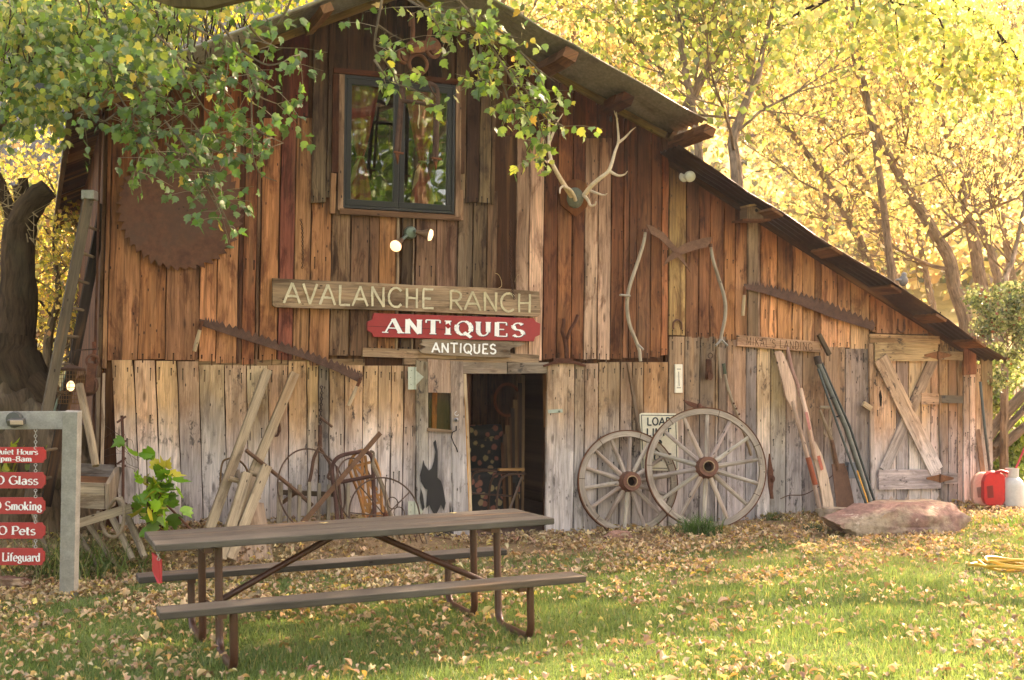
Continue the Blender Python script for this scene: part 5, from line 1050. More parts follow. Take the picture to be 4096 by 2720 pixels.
m = MB(); m.tube([Wp(1890, 945, .10), Wp(1906, 985, .16), Wp(1920, 1020, .20)], [.016, .018, .022], 8, srgb('a08c72')); m.tube([Wp(1913, 945, .10), Wp(1914, 965, .13), Wp(1912, 990, .16)], .014, 8, srgb('a08c72')); m.tube([Wp(1891, 939, .10), Wp(1912, 939, .10)], .016, 8, srgb('a89880')); m.build('handle', M['clean'], root, smooth=True)
m = MB(); m.tube([Wp(1918, 1015, .20), Wp(1932, 1085, .27)], [.022, .026], 8, srgb('6e4c38')); m.prism(pol([(1918, 1070), (1947, 1068), (1955, 1090), (1968, 1150), (1972, 1190), (1932, 1190), (1926, 1140)], .26, .34)[::-1], N*-.008, srgb('6a4a3a')); m.build('blade', M['rust'], root)
root = thing('forked_stick', 'pale Y-shaped wooden handle standing beside the spade', 'tool handle', G(1935, 1180)); m = MB()
m.prism(wq([(1900, 975), (1904, 985), (1910, 990), (1917, 986), (1920, 970), (1921, 982), (1920, 1000), (1914, 1008), (1906, 1008), (1900, 1000)], .13)[::-1], N*-.02, srgb('b8a088')); m.tube([Wp(1911, 1002, .12), Wp(1918, 1040, .15), Wp(1930, 1100, .2), Wp(1945, 1185, .28)], .014, 8, srgb('a89078')); m.build('handle', M['clean'], root, smooth=True)
root = thing('outlet_box', 'grey electrical box with a cord on the boards left of the shed door', 'socket box', Wp(1968, 1085, .05)); m = MB(); wb(m, 1957, 1975, 1066, 1103, .03, .10, '5a646a'); m.build('box', M['paint'], root, bevel=.004)
m = MB(); m.torus(Wp(1966, 1062, .08), N, .03, .004, 18, 5, srgb('8a7060')); m.tube(curve([Wp(1958, 1072, .07), Wp(1930, 1088, .12), Wp(1890, 1120, .16), Wp(1855, 1140, .2), Wp(1820, 1142, .25), Wp(1800, 1150, .3)], 5), .006, 6, srgb('5a4032')); m.build('cord', M['matt'], root)
def pick(pts, off, label, eye):
    m = MB(); m.prism(wq(pts, off), N*-.02, srgb('6a4030')); m.ball(Wp(*eye, off), .03, .03, .04, 8, 6, srgb('6a4030')); tag(m.build('pick_head', M['rust'], None), label, 'pick head')
pick([(1775, 1046), (1778, 1062), (1783, 1086), (1784, 1110), (1782, 1130), (1784, 1150), (1778, 1150), (1773, 1120), (1771, 1090)][::-1], .12, 'rusty pick head standing upright right of the larger wheel', (1781, 1104))
pick([(1576, 922), (1592, 926), (1610, 932), (1625, 938), (1640, 950), (1620, 946), (1604, 942), (1588, 934)][::-1], .12, 'rusty pick head hanging above the rim of the larger wheel', (1612, 938))
m = MB(); m.bar(Wp(1448, 836, .06), Wp(1476, 1010, .07), .030, .035, N, srgb('7a6654')); tag(m.build('pole', M['wood'], None), 'grey stick standing between the left scythe and the LOAD LIMIT sign', 'pole')
root = thing('garden_rake', 'rusty bow rake lying on the leaves right of the larger wheel', 'rake', G(1770, 1200)); m = MB()
ga, gb = G(1740, 1196, .06), G(1806, 1166, .08); m.tube([ga, gb], .012, 6, srgb('7a4a34'))
for i in range(14): p = ga.lerp(gb, i/13); m.tube([p, p+Vector((.01, -.10, -.05))], .004, 4, srgb('8a5a40'))
m.tube([G(1790, 1175, .08), G(1800, 1150, .1)], .012, 6, srgb('7a4a34')); m.build('rake_head', M['rust'], root)
m = MB(); m.tube([G(1748, 1162, .08), G(1800, 1172, .08), G(1855, 1184, .06)], [.015, .02, .022], 8, srgb('b09c84')); m.tube([G(1850, 1182, .06), G(1868, 1178, .06)], .03, 8, srgb('7a5a44')); m.build('handle', M['clean'], root, smooth=True)
# ------------------------------------------------------------ rocks, fuel, hose
def facets(seed, k=16, lo=.62, hi=.9):
    r_ = random.Random(seed); pl = []
    for _ in range(k):
        v = Vector((r_.gauss(0, 1), r_.gauss(0, 1), r_.gauss(0, .8))).normalized(); pl.append((v, r_.uniform(lo, hi)))
    pl.append((Vector((.03, -.1, 1)).normalized(), .62)); pl.append((Vector((.1, -1, .12)).normalized(), .66))
    def fn(p):
        p = p*1.12
        for v, d in pl:
            e = p.dot(v)-d
            if e > 0: p = p-v*e
        return p*1.12
    return fn
def rock(name, label, cat, c, rx, ry, rz, col, rough=.25, seed=0, rot=0., mat='rock', n=56, mm=32):
    m = MB(); m.ball(c, rx, ry, rz, n, mm, srgb(col), Matrix.Rotation(rot, 3, 'Z'), rough, seed, facets(seed))
    zb = c.z-rz*.55; m.v = [(x, y, max(z, zb)) for x, y, z in m.v]
    m.v = [(x, y, min(z, c.z+rz*.62+.12*rz*mnoise.noise(Vector((x*3, y*3, seed))))) for x, y, z in m.v]
    return tag(m.build(name, M[mat], None, smooth=True), label, cat)
t = NT('sandstone'); c = t.attr('col').outputs['Color']; p = t.n('ShaderNodeTexCoord').outputs['Object']
n1 = t.noise(p, 2.4, 5, .6); n2 = t.noise(p, 16, 6, .7); n3 = t.noise(p, 5, 6, .7)
colr = t.mix(t.mapr(n1, .47, .58, 0., .85), c, (.38, .29, .19)); colr = t.mix(1., colr, t.grey(t.mapr(n2, .3, .7, .6, 1.35)), 'MULTIPLY'); colr = t.mix(t.mapr(n3, .62, .68, 0, .7), colr, (.62, .50, .38))
t.bump(t.mix(.5, t.grey(n2), t.grey(n3)), .8, .03); M['rock'] = t.fin(colr, .9, spec=.15)
cb_ = G(2085, 1222); rl = (G(2240, 1222)-G(1935, 1222)).length/2
rock('boulder', 'large reddish flat-topped boulder in front of the shed door', 'boulder', Vector((cb_.x-.20, cb_.y-.22, cb_.z+.09)), rl*1.04, .42, .30, '88685c', .16, 4, .02)
rock('stone', 'small pale angular stone left of the red boulder', 'stone', G(1925, 1200, .05), .16, .12, .13, 'a08a78', .4, 8)
rock('stone', 'low pinkish stone at the foot of the smaller wheel', 'stone', G(1425, 1240, .03), .12, .08, .06, 'b08470', .3, 9)
for k, (x, y, r, lab) in enumerate([(18, 1335, .22, 'dark red stone at the left edge under the hanging signs'), (75, 1322, .2, 'maroon stone right of the one at the left edge'), (15, 1362, .16, 'smaller brown stone in front at the left edge')]):
    rock('stone', lab, 'stone', G(x, y, .05), r, r*.7, r*.6, '5c3830' if k < 2 else '6a4a3c', .3, 20+k)
root = thing('propane_tank', 'white-grey propane cylinder with collar at the right edge', 'gas cylinder', G(2334, 1172)); c0 = G(2334, 1172)
sc_ = (G(2361, 1172)-G(2307, 1172)).length/2
m = MB(); m.lathe(c0, Z, [(0, sc_*.8), (.02, sc_*.95), (.06, sc_), (.26, sc_), (.31, sc_*.9), (.345, sc_*.6), (.355, 0)], 32, srgb('b8b8b0')); m.build('body', M['paint'], root, smooth=True)
m = MB(); m.lathe(c0+Z*.34, Z, [(0, sc_*.55), (.11, sc_*.58), (.11, sc_*.53), (.0, sc_*.5)], 24, srgb('b0b0a8')); m.lathe(c0+Z*.34, Z, [(0, .02), (.07, .02), (.08, 0)], 10, srgb('6a6a60')); m.build('collar', M['paint'], root, smooth=True)
def can(x0, x1, yt, yb, col, label, dY, hole):
    root = thing('fuel_can', label, 'fuel can', G((x0+x1)/2, yb), 'plastic fuel cans beside the gas cylinder'); Y = 13.75+dY; W_ = lambda fx, fy: Yp(x0+(x1-x0)*fx, yt+(yb-yt)*fy, Y)
    m = MB(); O_ = [(0.08, .95), (0.0, .8), (0, .3), (.12, .1), (.35, .0), (.75, 0), (1.0, .12), (1.0, .85), (.9, 1), (.2, 1)]
    m.prism([W_(a, b) for a, b in O_], Vector((.03, .16, 0)), srgb(col)); m.build('body', M['paint'], root, smooth=False, bevel=.018)
    m = MB(); m.prism([W_(a, b)+Vector((0, -.003, 0)) for a, b in hole], Vector((0, .002, 0)), tuple(v*.35 for v in srgb(col))); m.build('handle_recess', M['paint'], root)
    m = MB(); m.tube([W_(.55, .02), W_(.8, -.03), W_(1.1, .03)], .018, 8, srgb('b02020')); m.build('spout', M['paint'], root, smooth=True)
can(2243, 2300, 1090, 1166, 'e0a890', 'faded pink translucent fuel can behind the bright red one', .22, [(.15, .45), (.55, .4), (.5, .75), (.2, .75)])
can(2268, 2318, 1088, 1166, 'c82020', 'bright red plastic fuel can left of the gas cylinder', 0, [(.14, .42), (.42, .4), (.46, .76), (.18, .78)])
root = thing('garden_hose', 'coiled yellow hose lying on the lawn at the right edge', 'hose', G(2350, 1318)); m = MB(); c0 = G(2352, 1318, .03); cp = []
for i in range(125):
    a = i*.16; r = .27+.04*math.sin(i*.11)+.03*math.sin(i*.5); cp.append(c0+Vector((math.cos(a)*r*1.15, math.sin(a)*r*.9, .012*(i/26)+.01*math.sin(i*.7))))
m.tube(cp, .012, 7, srgb('c89c3c')); m.build('hose', M['paint'], root, smooth=True)
# ------------------------------------------------------------ picnic table
ex = Vector((math.cos(TL)*math.cos(YAW), math.cos(TL)*math.sin(YAW), math.sin(TL))); ey = Vector((math.sin(YAW)*math.cos(TC), -math.cos(YAW)*math.cos(TC), math.sin(TC)))
ez = ex.cross(-ey).normalized(); T0 = Vector((TX, TY, 0))
def T(s, a, h): return T0+ex*s+ey*a+ez*h
pt = thing('picnic_table', 'grey-brown picnic table with attached benches on bent brown pipe legs', 'picnic table', T(1.22, 0, 0))
def plank(s0, s1, a0, a1, h0, h1, name, col):
    m = MB(); m.box(T((s0+s1)/2, (a0+a1)/2, (h0+h1)/2), ex, ey, ez, (s1-s0)/2, (a1-a0)/2, (h1-h0)/2, srgb(col)); return m.build(name, M['tabletop'], pt, bevel=.006)
W2, HT, HS = .347, .686, .379
plank(0, 2.44, -W2, -W2+.222, HT-.04, HT, 'tabletop_board', '524d44'); plank(0, 2.44, -W2+.232, W2-.232, HT-.04, HT, 'tabletop_board', '524d44'); plank(0, 2.44, W2-.222, W2, HT-.04, HT, 'tabletop_board', '565148')
plank(-.02, 2.46, .548, .764, HS-.04, HS, 'bench_seat', '524d44'); plank(-.02, 2.46, -.764, -.548, HS-.04, HS, 'bench_seat', '4c4842')
pc = srgb('4c2c1e')
for sx in (.345, 2.094):
    for sd in (1, -1):
        m = MB(); ds = .03*sd; h0 = .02; R = .09; a0, a1 = .683*sd, .141*sd; sg_ = -sd
        P = [T(sx+ds, a0, HS-.045), T(sx+ds, a0, h0+R)]
        for k in range(1, 6): a = k/5*math.pi/2; P.append(T(sx+ds, a0+sg_*R*(1-math.cos(a)), h0+R-R*math.sin(a)))
        for k in range(0, 6): a = k/5*math.pi/2; P.append(T(sx+ds, a1-sg_*R*(1-math.sin(a)), h0+R-R*math.cos(a)))
        P.append(T(sx+ds, a1, HT-.045)); m.tube(P, .0235, 12, pc); m.build('pipe_leg', M['pipe'], pt, smooth=True)
    m = MB(); m.bar(T(sx-.05, -W2+.03, HT-.055), T(sx-.05, W2-.03, HT-.055), .05, .03, ez, pc); m.build('cross_rail', M['pipe'], pt)
    for sd in (1, -1): m = MB(); m.bar(T(sx-.04, .56*sd, HS-.052), T(sx-.04, .75*sd, HS-.052), .05, .025, ez, pc); m.build('seat_bracket', M['pipe'], pt)
for sx, sm in ((.345, 1.16), (2.094, 1.28)):
    m = MB(); m.tube([T(sx, 0, .26), T(sm-(.06 if sm < 1.2 else -.06), 0, HT-.06), T(sm, 0, HT-.055)], .020, 10, pc); m.tube([T(sx, -.16, .26), T(sx, .16, .26)], .014, 8, pc); m.build('brace', M['pipe'], pt, smooth=True)
rs = thing('tag_sign', 'small red plate hanging on a chain from the near left table corner', 'sign', T(-.02, .28, .55)); m = MB()
q0 = T(-.02, .25, HT-.05); YQ = q0.y-.02; m.prism([Yp(x, y, YQ+d_) for x, y, d_ in ((350, 1274, .08), (351, 1316, .08), (363, 1345, 0), (370, 1345, 0), (370, 1290, 0), (362, 1284, .02))], Vector((.006, .012, 0)), srgb('b83034')); m.build('plate', M['paint'], rs)
m = MB(); chain(m, [Yp(364, 1268, YQ), Yp(366, 1292, YQ)], .010, .0025, 'b0b0a8'); m.build('hanger_chain', M['metal'], rs)
# ------------------------------------------------------------ post with the hanging notice boards
YS = 9.2; P_ = lambda x, y, d=0: Yp(x, y, YS+d)
fx = thing('notice_post', 'grey timber post and beam holding a column of red notice boards', 'sign frame', G(160, 1375)); wc = srgb('949084')
m = MB(); m.bar(G(159, 1374)-Z*.2, P_(167, 948), .112, .10, Vector((0, -1, 0)), wc); m.build('post', M['matt'], fx, bevel=.004)
m = MB(); m.bar(P_(152, 968.5), P_(-160, 970), .135, .045, Vector((0, -1, 0)), srgb('98948a')); m.build('beam', M['matt'], fx, bevel=.004)
fl_ = thing('floodlight', 'dark round floodlight fixed to the grey beam of the sign frame', 'lamp', P_(37, 968, -.05)); m = MB(); m.lathe(P_(36, 967, -.02), Vector((0, -1, 0)), [(0, 0), (0, .062), (.03, .062), (.05, .055), (.055, 0)], 14, srgb('4a4c46')); m.build('housing', M['paint'], fl_)
m = MB(); m.box(P_(38, 973, -.10), (1, 0, 0), (0, 1, .25), (0, -.25, 1), .056, .035, .022, srgb('4c4a42')); m.build('lamp_head', M['paint'], fl_, bevel=.004)
m = MB(); m.box(P_(38, 974, -.139), (1, 0, 0), (0, 1, .25), (0, -.25, 1), .046, .004, .015, srgb('c0a890')); m.build('lens', M['paint'], fl_)
brd = [(1031, 1067, ['Quiet Hours', '9pm-8am'], 105), (1089, 1126, ['NO Glass'], 104), (1147, 1185, ['NO Smoking'], 103), (1205, 1242, ['NO Pets'], 103), (1264, 1303, ['No Lifeguard'], 102)]
xl = {0: ((-12, 87), (-10, 73)), 1: ((-29, 87),), 2: ((-30, 96),), 3: ((-24, 81),), 4: ((-28, 92),)}
prev = 985
for k, (yt, yb, ls, xr) in enumerate(brd):
    root = thing('notice_board', ['red notch-cornered board reading Quiet Hours 9pm-8am, topmost of the hanging column', 'red board reading NO Glass, second from the top', 'red board reading NO Smoking in the middle of the column', 'red board reading NO Pets below the smoking one', 'red board reading No Lifeguard, lowest of the hanging column'][k], 'sign', P_(20, (yt+yb)/2), 'red notice boards chained one under the other')
    m = MB(); L_ = -150; n_ = 6
    m.prism([P_(x, y) for x, y in ((L_, yb), (xr-7, yb), (xr-4, yb-6), (xr, yb-9), (xr, yt+9), (xr-4, yt+6), (xr-7, yt), (L_, yt))], Vector((0, .02, 0)), srgb('b03430' if k else 'c0302c')); m.build('panel', M['paint'], root)
    for j, s in enumerate(ls):
        lt = MB()
        x0, x1 = xl[k][j]; ybl = (yb-10) if len(ls) == 1 else (yt+16 if j == 0 else yb-4); cap = 19 if len(ls) == 1 else 12
        o = P_(x0, ybl, -.004); text(lt, s, o, Vector((1, 0, 0)), Z, cap/2824*YS, (.85, .83, .78), .19, .09, True, .10, depth=.003, width=(P_(x1, ybl)-P_(x0, ybl)).length)
        lt.build('lettering', M['paint'], root)
    m = MB(); chain(m, [P_(82, prev), P_(82, yt+2)], .013, .003, 'b8b8b0'); chain(m, [P_(-120, prev), P_(-120, yt+2)], .013, .003, 'b8b8b0'); m.build('hanger_chain', M['metal'], root); prev = yb-2
# ------------------------------------------------------------ ladder, lantern, pulley, planter and poles at the left corner
ld_ = thing('ladder', 'weathered wooden ladder leaning on the left eave of the barn', 'ladder', G(95, 1260)); A0 = Yp(62, 1180, 10.0); A1 = Yp(205, 455, 10.55)
m = MB(); m.bar(A0, A1, .085, .035, Vector((.6, -.8, 0)), srgb('5c5242')); m.build('rail', M['clean'], ld_)
m = MB(); m.bar(A0+Vector((-.02, .45, 0)), A1+Vector((-.02, .45, 0)), .085, .035, Vector((.6, -.8, 0)), srgb('2c241c')); m.build('rail', M['clean'], ld_)
m = MB()
for i in range(1, 11): q = A0.lerp(A1, i/11); m.tube([q, q+Vector((-.02, .45, 0))], .014, 8, srgb('6a5c48'))
m.build('rung', M['clean'], ld_)
m = MB(); m.box(A1+Vector((-.0, .02, .02)), (1, 0, 0), (0, 1, 0), (0, 0, 1), .055, .06, .04, srgb('8c8a80')); m.build('end_cap', M['metal'], ld_, bevel=.006)
pr = thing('pole_pruner', 'thin green pole with orange-red top leaning behind the ladder', 'pole', G(130, 1230)); m = MB(); m.tube([Yp(135, 915, 10.9), Yp(172, 800, 10.9)], .011, 6, srgb('6c7c68')); m.tube([Yp(172, 800, 10.9), Yp(178, 785, 10.9), Yp(187, 762, 10.9)], [.014, .016, .008], 6, srgb('b04030')); m.tube([Yp(135, 915, 10.9), Yp(40, 1230, 10.85)], .011, 6, srgb('6c7c68')); m.build('pole', M['paint'], pr)
ln = thing('cage_lantern', 'small mesh-covered lantern with a glowing bulb by the barn corner', 'lantern', Yp(163, 885, 10.45)); m = MB(); c0 = Yp(163, 890, 10.45)
for i in range(14):
    a = 2*math.pi*i/14; m.tube([c0+Vector((.10*math.cos(a), .10*math.sin(a), -.15)), c0+Vector((.115*math.cos(a), .115*math.sin(a), .13))], .003, 4, srgb('6a4c2c'))
for i in range(9): m.torus(c0+Z*(-.15+i*.035), Z, .10+.002*i, .003, 18, 4, srgb('6a4c2c'))
m.lathe(c0+Z*.13, Z, [(0, .12), (.02, .12), (.05, .02), (.06, 0)], 16, srgb('4a3020')); m.tube([c0+Z*.18, c0+Z*.30, c0+Z*.32+D*.2], .006, 5, srgb('3a2a20')); m.build('cage', M['rust'], ln)
m = MB(); m.ball(c0, .034, .034, .045, 12, 8, (.9, .8, .6)); m.build('bulb', M['lamp'], ln, smooth=True)
pw = thing('iron_pulley', 'big rusty block pulley hanging at the barn corner', 'pulley', Wp(207, 890, .1)); m = MB(); m.lathe(Wp(203, 888, .10), N-D*.4, [(0, 0), (0, .095), (.015, .10), (.025, .08), (.045, .08), (.055, .10), (.07, .095), (.07, 0)], 28, srgb('5e4034')); m.build('sheave', M['rust'], pw, smooth=True)
m = MB(); m.bar(Wp(212, 838, .22), Wp(205, 905, .22), .07, .02, N, srgb('6a4434')); m.torus(Wp(213, 832, .2), N, .05, .012, 18, 6, srgb('6a4434')); m.tube(on([(213, 832), (218, 810), (216, 788)], .18), .018, 8, srgb('6a3c28')); m.build('hanger', M['rust'], pw)
bx = thing('wooden_trough', 'grey plank planter box with dry leaves inside behind the sign post', 'planter box', Yp(215, 1175, 10.2)); Yb = 10.2; Q = lambda x, y, d=0: Yp(x, y, Yb+d)
m = MB(); m.prism([Q(165, 1170), Q(240, 1174), Q(240, 1114), Q(165, 1112)], Vector((0, .03, 0)), srgb('a8967c'), gd=(D, Z)); m.build('front_board', M['wood'], bx)
m = MB(); m.prism([Q(165, 1120, .5), Q(262, 1120, .5), Q(262, 1072, .5), Q(165, 1068, .5)], Vector((0, .03, 0)), srgb('948a80'), gd=(D, Z)); m.build('back_board', M['wood'], bx)
m = MB(); m.prism([Q(241, 1174, 0), Q(256, 1166, .3), Q(272, 1078, .5), Q(266, 1076, .48), Q(242, 1116, 0)], Vector((.03, .02, 0)), srgb('8c7c68'), gd=(Z, D)); m.prism([Q(165, 1114, .02), Q(240, 1116, .02), Q(262, 1100, .5), Q(165, 1096, .5)], Z*-.03, srgb('8a5a38'), gd=(D, Z)); m.build('end_board', M['wood'], bx)
sp = thing('pole_rail', 'pale split rail resting under the planter behind the sign post', 'rail', Yp(200, 1195, 9.9)); m = MB(); m.bar(Yp(160, 1213, 9.9), Yp(302, 1170, 10.1), .07, .045, Vector((0, -1, 0)), srgb('a8987c')); m.build('rail', M['clean'], sp)
for k, (a, b, r, c_, lab) in enumerate([((183, 887), (222, 1075), .034, 'a89478', 'thick pale peeled pole leaning left of the barn corner'), ((249, 1177), (305, 1290), .028, 'a89880', 'peeled pole slanting down beside the coil of rope'), ((196, 1200), (282, 1325), .024, '9a8a70', 'pole slanting through the tall grass right of the post'), ((275, 1150), (332, 1285), .030, '948874', 'grey slat leaning at the end of the trough'), ((160, 1200), (232, 1315), .022, '7c6e5a', 'darker slat low in the grass by the sign post'), ((285, 1160), (430, 1250), .012, '6a4434', 'thin rusty rod leaning at the foot of the barn wall'), ((370, 1150), (440, 1222), .010, '6a4030', 'thin rusty rod leaning on the bleached boards'), ((78, 1185), (130, 1330), .02, '8a7a64', 'grey picket leaning behind the hanging signs')]):
    Ya = 10.35 if k != 5 and k != 6 else 10.45; m = MB(); m.tube(curve([Yp(*a, Ya), Yp((a[0]+b[0])/2+1, (a[1]+b[1])/2, Ya-.12), Yp(*b, Ya-.25)], 3, .008), [r]*6+[r*.9], 8, srgb(c_)); tag(m.build('leaning_pole', M['clean' if k not in (5, 6) else 'rust'], None, smooth=True), lab, 'pole')
m = MB(); cp = curve([Yp(250, 1172, 10.1), Yp(268, 1150, 10.05), Yp(285, 1165, 10), Yp(283, 1210, 10), Yp(268, 1235, 10), Yp(245, 1230, 10), Yp(232, 1200, 10.05), Yp(225, 1180, 10.1)], 5, .01); m.tube(cp, .014, 8, srgb('8c7c66')); tag(m.build('rope_loop', M['matt'], None, smooth=True), 'grey loop of thick rope hanging in front of the poles', 'rope')
sk = thing('iron_stake', 'rusty upright iron stake wound with barbed wire by the corner', 'stake', Wp(283, 1200, .3)); m = MB(); m.tube([Wp(281, 958, .2), Wp(284, 1030, .22), Wp(283, 1190, .4)], .014, 7, srgb('5e3c30'))
for y in (962, 1018, 1058, 1075): m.bar(Wp(270, y+12, .25), Wp(290, y-2, .22), .018, .012, N, srgb('5e3c30'))
m.build('stake', M['rust'], sk); m = MB()
for k in range(7):
    m.tube(curve([Wp(250+rnd.uniform(-15, 15), 980+k*14, .2), Wp(275+rnd.uniform(-10, 10), 985+k*14+rnd.uniform(-20, 20), .25), Wp(300+rnd.uniform(-15, 15), 1000+k*13, .2), Wp(310+rnd.uniform(-15, 15), 1040+k*8, .15)], 4, .03), .002, 3, srgb('4c3a30'), cap=False)
m.build('barbed_wire', M['rust'], sk)
# grass tufts and saplings
def tuft(name, label, x, y, n, h, w_, col, Y=None, spread=.25, lean_=.35):
    c = G(x, y) if Y is None else Yp(x, y, Y); k = np.arange(n); p = np.array(c)[None]+np.stack([nr.normal(0, spread, n), nr.normal(0, spread*.5, n), np.zeros(n)], 1)
    hh = h*nr.uniform(.5, 1.1, n); d = nr.normal(0, lean_, (n, 2)); V = []; Fc = []
    t_ = [0, .35, .7, 1.]; 
    base = len(V)
    vs_ = np.zeros((n, 7, 3))
    sidev = np.stack([nr.normal(0, 1, n), nr.normal(0, 1, n), np.zeros(n)], 1); sidev /= np.linalg.norm(sidev, axis=1)[:, None]
    for i, tt in enumerate(t_):
        q = p+np.stack([d[:, 0]*hh*tt**2, d[:, 1]*hh*tt**2, hh*(tt-.35*tt**2*np.abs(d).sum(1))], 1); wd = w_*(1-tt*.75)
        if i < 3: vs_[:, i*2] = q-sidev*wd/2; vs_[:, i*2+1] = q+sidev*wd/2
        else: vs_[:, 6] = q
    f = np.array([(0, 1, 3), (0, 3, 2), (2, 3, 5), (2, 5, 4), (4, 5, 6)]); ff = (f[None]+(k*7)[:, None, None]).reshape(-1, 3)
    cc = np.repeat(palette(n, col, [1]*len(col)), 7, 0); o = npmesh(name, vs_.reshape(-1, 3), ff, cc, M['blade']); return tag(o, label, 'grass')
gc_ = ['5c7434', '6c8440', '4c642c', '8a8c50']
tuft('grass_tuft', 'tall arching grass clump behind the foot of the sign post', 205, 1335, 420, .50, .012, gc_, None, .26, .6)
tuft('grass_tuft', 'tall grass growing left of the sign post under the boards', 120, 1345, 240, .42, .012, gc_, None, .25, .5)
tuft('grass_tuft', 'rough grass at the feet of the poles by the barn corner', 275, 1318, 130, .26, .010, ['6c6a38', '4c6428', '8a6c3c'], None, .3, .6)
tuft('grass_tuft', 'dark green grass tuft in front of the larger wheel', 1612, 1236, 420, .28, .009, ['3c6024', '4c7430'], None, .10, .6)
tuft('grass_tuft', 'small dark grass tuft left of the boulder', 1878, 1225, 160, .12, .007, ['34501c'], None, .08, .5)
tuft('grass_tuft', 'small grass tuft between rake and stone', 1780, 1200, 100, .14, .007, ['4c6428', '6c7c38'], None, .06, .5)
tuft('grass_tuft', 'wispy grass tuft at the foot of the oars', 1838, 1190, 80, .16, .006, ['5c7434', '8a8c50'], None, .08, .4)
tuft('grass_tuft', 'green grass clump in front of the gas cylinder', 2348, 1215, 300, .17, .008, ['4c7428', '5c8430'], None, .25, .5)
def sapling(name, label, x, y, Y, n, w_, h_, cols, size=.13):
    root = thing(name, label, 'plant', Yp(x, y, Y)); m = MB(); P = []
    for i in range(9):
        e = Yp(x+rnd.uniform(-w_, w_), y-rnd.uniform(.2, 1)*h_, Y+rnd.uniform(-.15, .15)); b = Yp(x, y, Y); mid = b.lerp(e, .5)+Z*.06; m.tube(curve([b, mid, e], 3), [.008]*4+[.005]*2+[.003], 5, srgb('6c5a3c'), cap=False)
        for q in range(max(2, n//9)): P.append(tuple(b.lerp(e, rnd.uniform(.45, 1.05))+Vector((rnd.gauss(0, .06), rnd.gauss(0, .06), rnd.gauss(0, .05)))))
    m.build('stem', M['bark'], root); leaves('foliage', P, size, cols, [1]*len(cols), M['leaf'], root, 'lobed', axis=(.1, -.5, .0), spread=.7)
sapling('maple_sapling', 'bright green maple sapling growing against the bleached boards', 340, 1215, 10.2, 95, 62, 165, ['6c9c24', '88b830', '5c8c20', 'b8b040'], .125)
sapling('leafy_weed', 'yellow-leaved weed left of the hanging notice boards', 20, 1130, 10.6, 40, 50, 120, ['a8a838', '889c30'], .10)
def shrub(label, x, y, Y, w_, h_, n, cols, size, name='shrub', wts=None, d_=.5):
    root = thing(name, label, 'shrub', G(min(2350, x), 1185) if Y < 18 else Yp(x, y, Y)); c = Yp(x, y, Y); sx = w_/2824*Y; sy = h_/2824*Y; P = []
    m = MB()
    for i in range(26):
        e = c+Vector((rnd.gauss(0, .5)*sx, rnd.gauss(0, .5)*d_, rnd.gauss(0, .5)*sy)); b = c.lerp(e, .25)+Vector((rnd.gauss(0, .1), 0, -.35*sy)); m.tube(curve([b, b.lerp(e, .5)+Vector((0, 0, .15)), e], 3, .04), [.007]*4+[.004]*2+[.002], 4, srgb('6a5c44'), cap=False)
        for q in range(n//26): g_ = Vector((rnd.gauss(0, .2), rnd.gauss(0, .2), rnd.gauss(0, .2))); P.append(tuple(e+g_*(sx*.7)))
    m.build('stem', M['bark'], root); leaves('foliage', P, size, cols, wts or [1]*len(cols), M['leaf'], root, 'quad', axis=(0, -.3, .3), spread=.9)
shrub('grey-green bush overhanging the right end of the lean-to roof', 2325, 740, 14.5, 90, 130, 4800, ['6c7848', '94a06c', 'a8ac7c', '8c4c30', '4c5c30'], .042, wts=[4, 4, 2, .4, 3])
shrub('green undergrowth behind the gas cylinder at the right edge', 2325, 1040, 17, 90, 110, 6500, ['7c9c34', '9cb84c', '5c7c28', 'b8c860'], .06, wts=[3, 3, 2, 2])
shrub('pale green brush above the fallen logs at the right', 2325, 900, 18, 80, 80, 5000, ['8c9c54', 'a8b46c', '6c8040'], .055)
for k, (a, b, r, lab) in enumerate([((2275, 1010), (2361, 900), .075, 'uppermost fallen log behind the gas cylinder'), ((2278, 1060), (2370, 985), .065, 'middle fallen log right of the barn'), ((2290, 1030), (2375, 925), .045, 'thin fallen log leaning among the brush')]):
    m = MB(); m.tube(curve([Yp(*a, 16), Yp((a[0]+b[0])/2, (a[1]+b[1])/2-4, 16.2), Yp(b[0]+60, b[1]-50, 16.5)], 3, .03), r, 10, srgb('6e5c4a')); tag(m.build('fallen_log', M['bark'], None, smooth=True), lab, 'log')
m = MB(); m.tube([Yp(2260, 880, 14.0), Yp(2272, 1000, 14.0), Yp(2290, 1145, 14.1)], .016, 8, srgb('4c5452')); tag(m.build('leaning_pole', M['metal'], None), 'dark thin pole leaning on the right corner of the lean-to', 'pole')
m = MB(); m.bar(Yp(2253, 990, 14.4), Yp(2274, 1150, 14.3), .05, .03, Vector((0, -1, 0)), srgb('8c6e58')); tag(m.build('leaning_pole', M['clean'], None), 'short brown slat leaning at the right corner of the lean-to', 'slat')
m = MB(); m.tube([Yp(2327, 1135, 13.9), Yp(2340, 1085, 13.9), Yp(2372, 1010, 13.9)], .013, 8, srgb('b8343c')); tag(m.build('tool_pole', M['paint'], None), 'slanting red and silver pole rising behind the gas cylinder', 'pole')
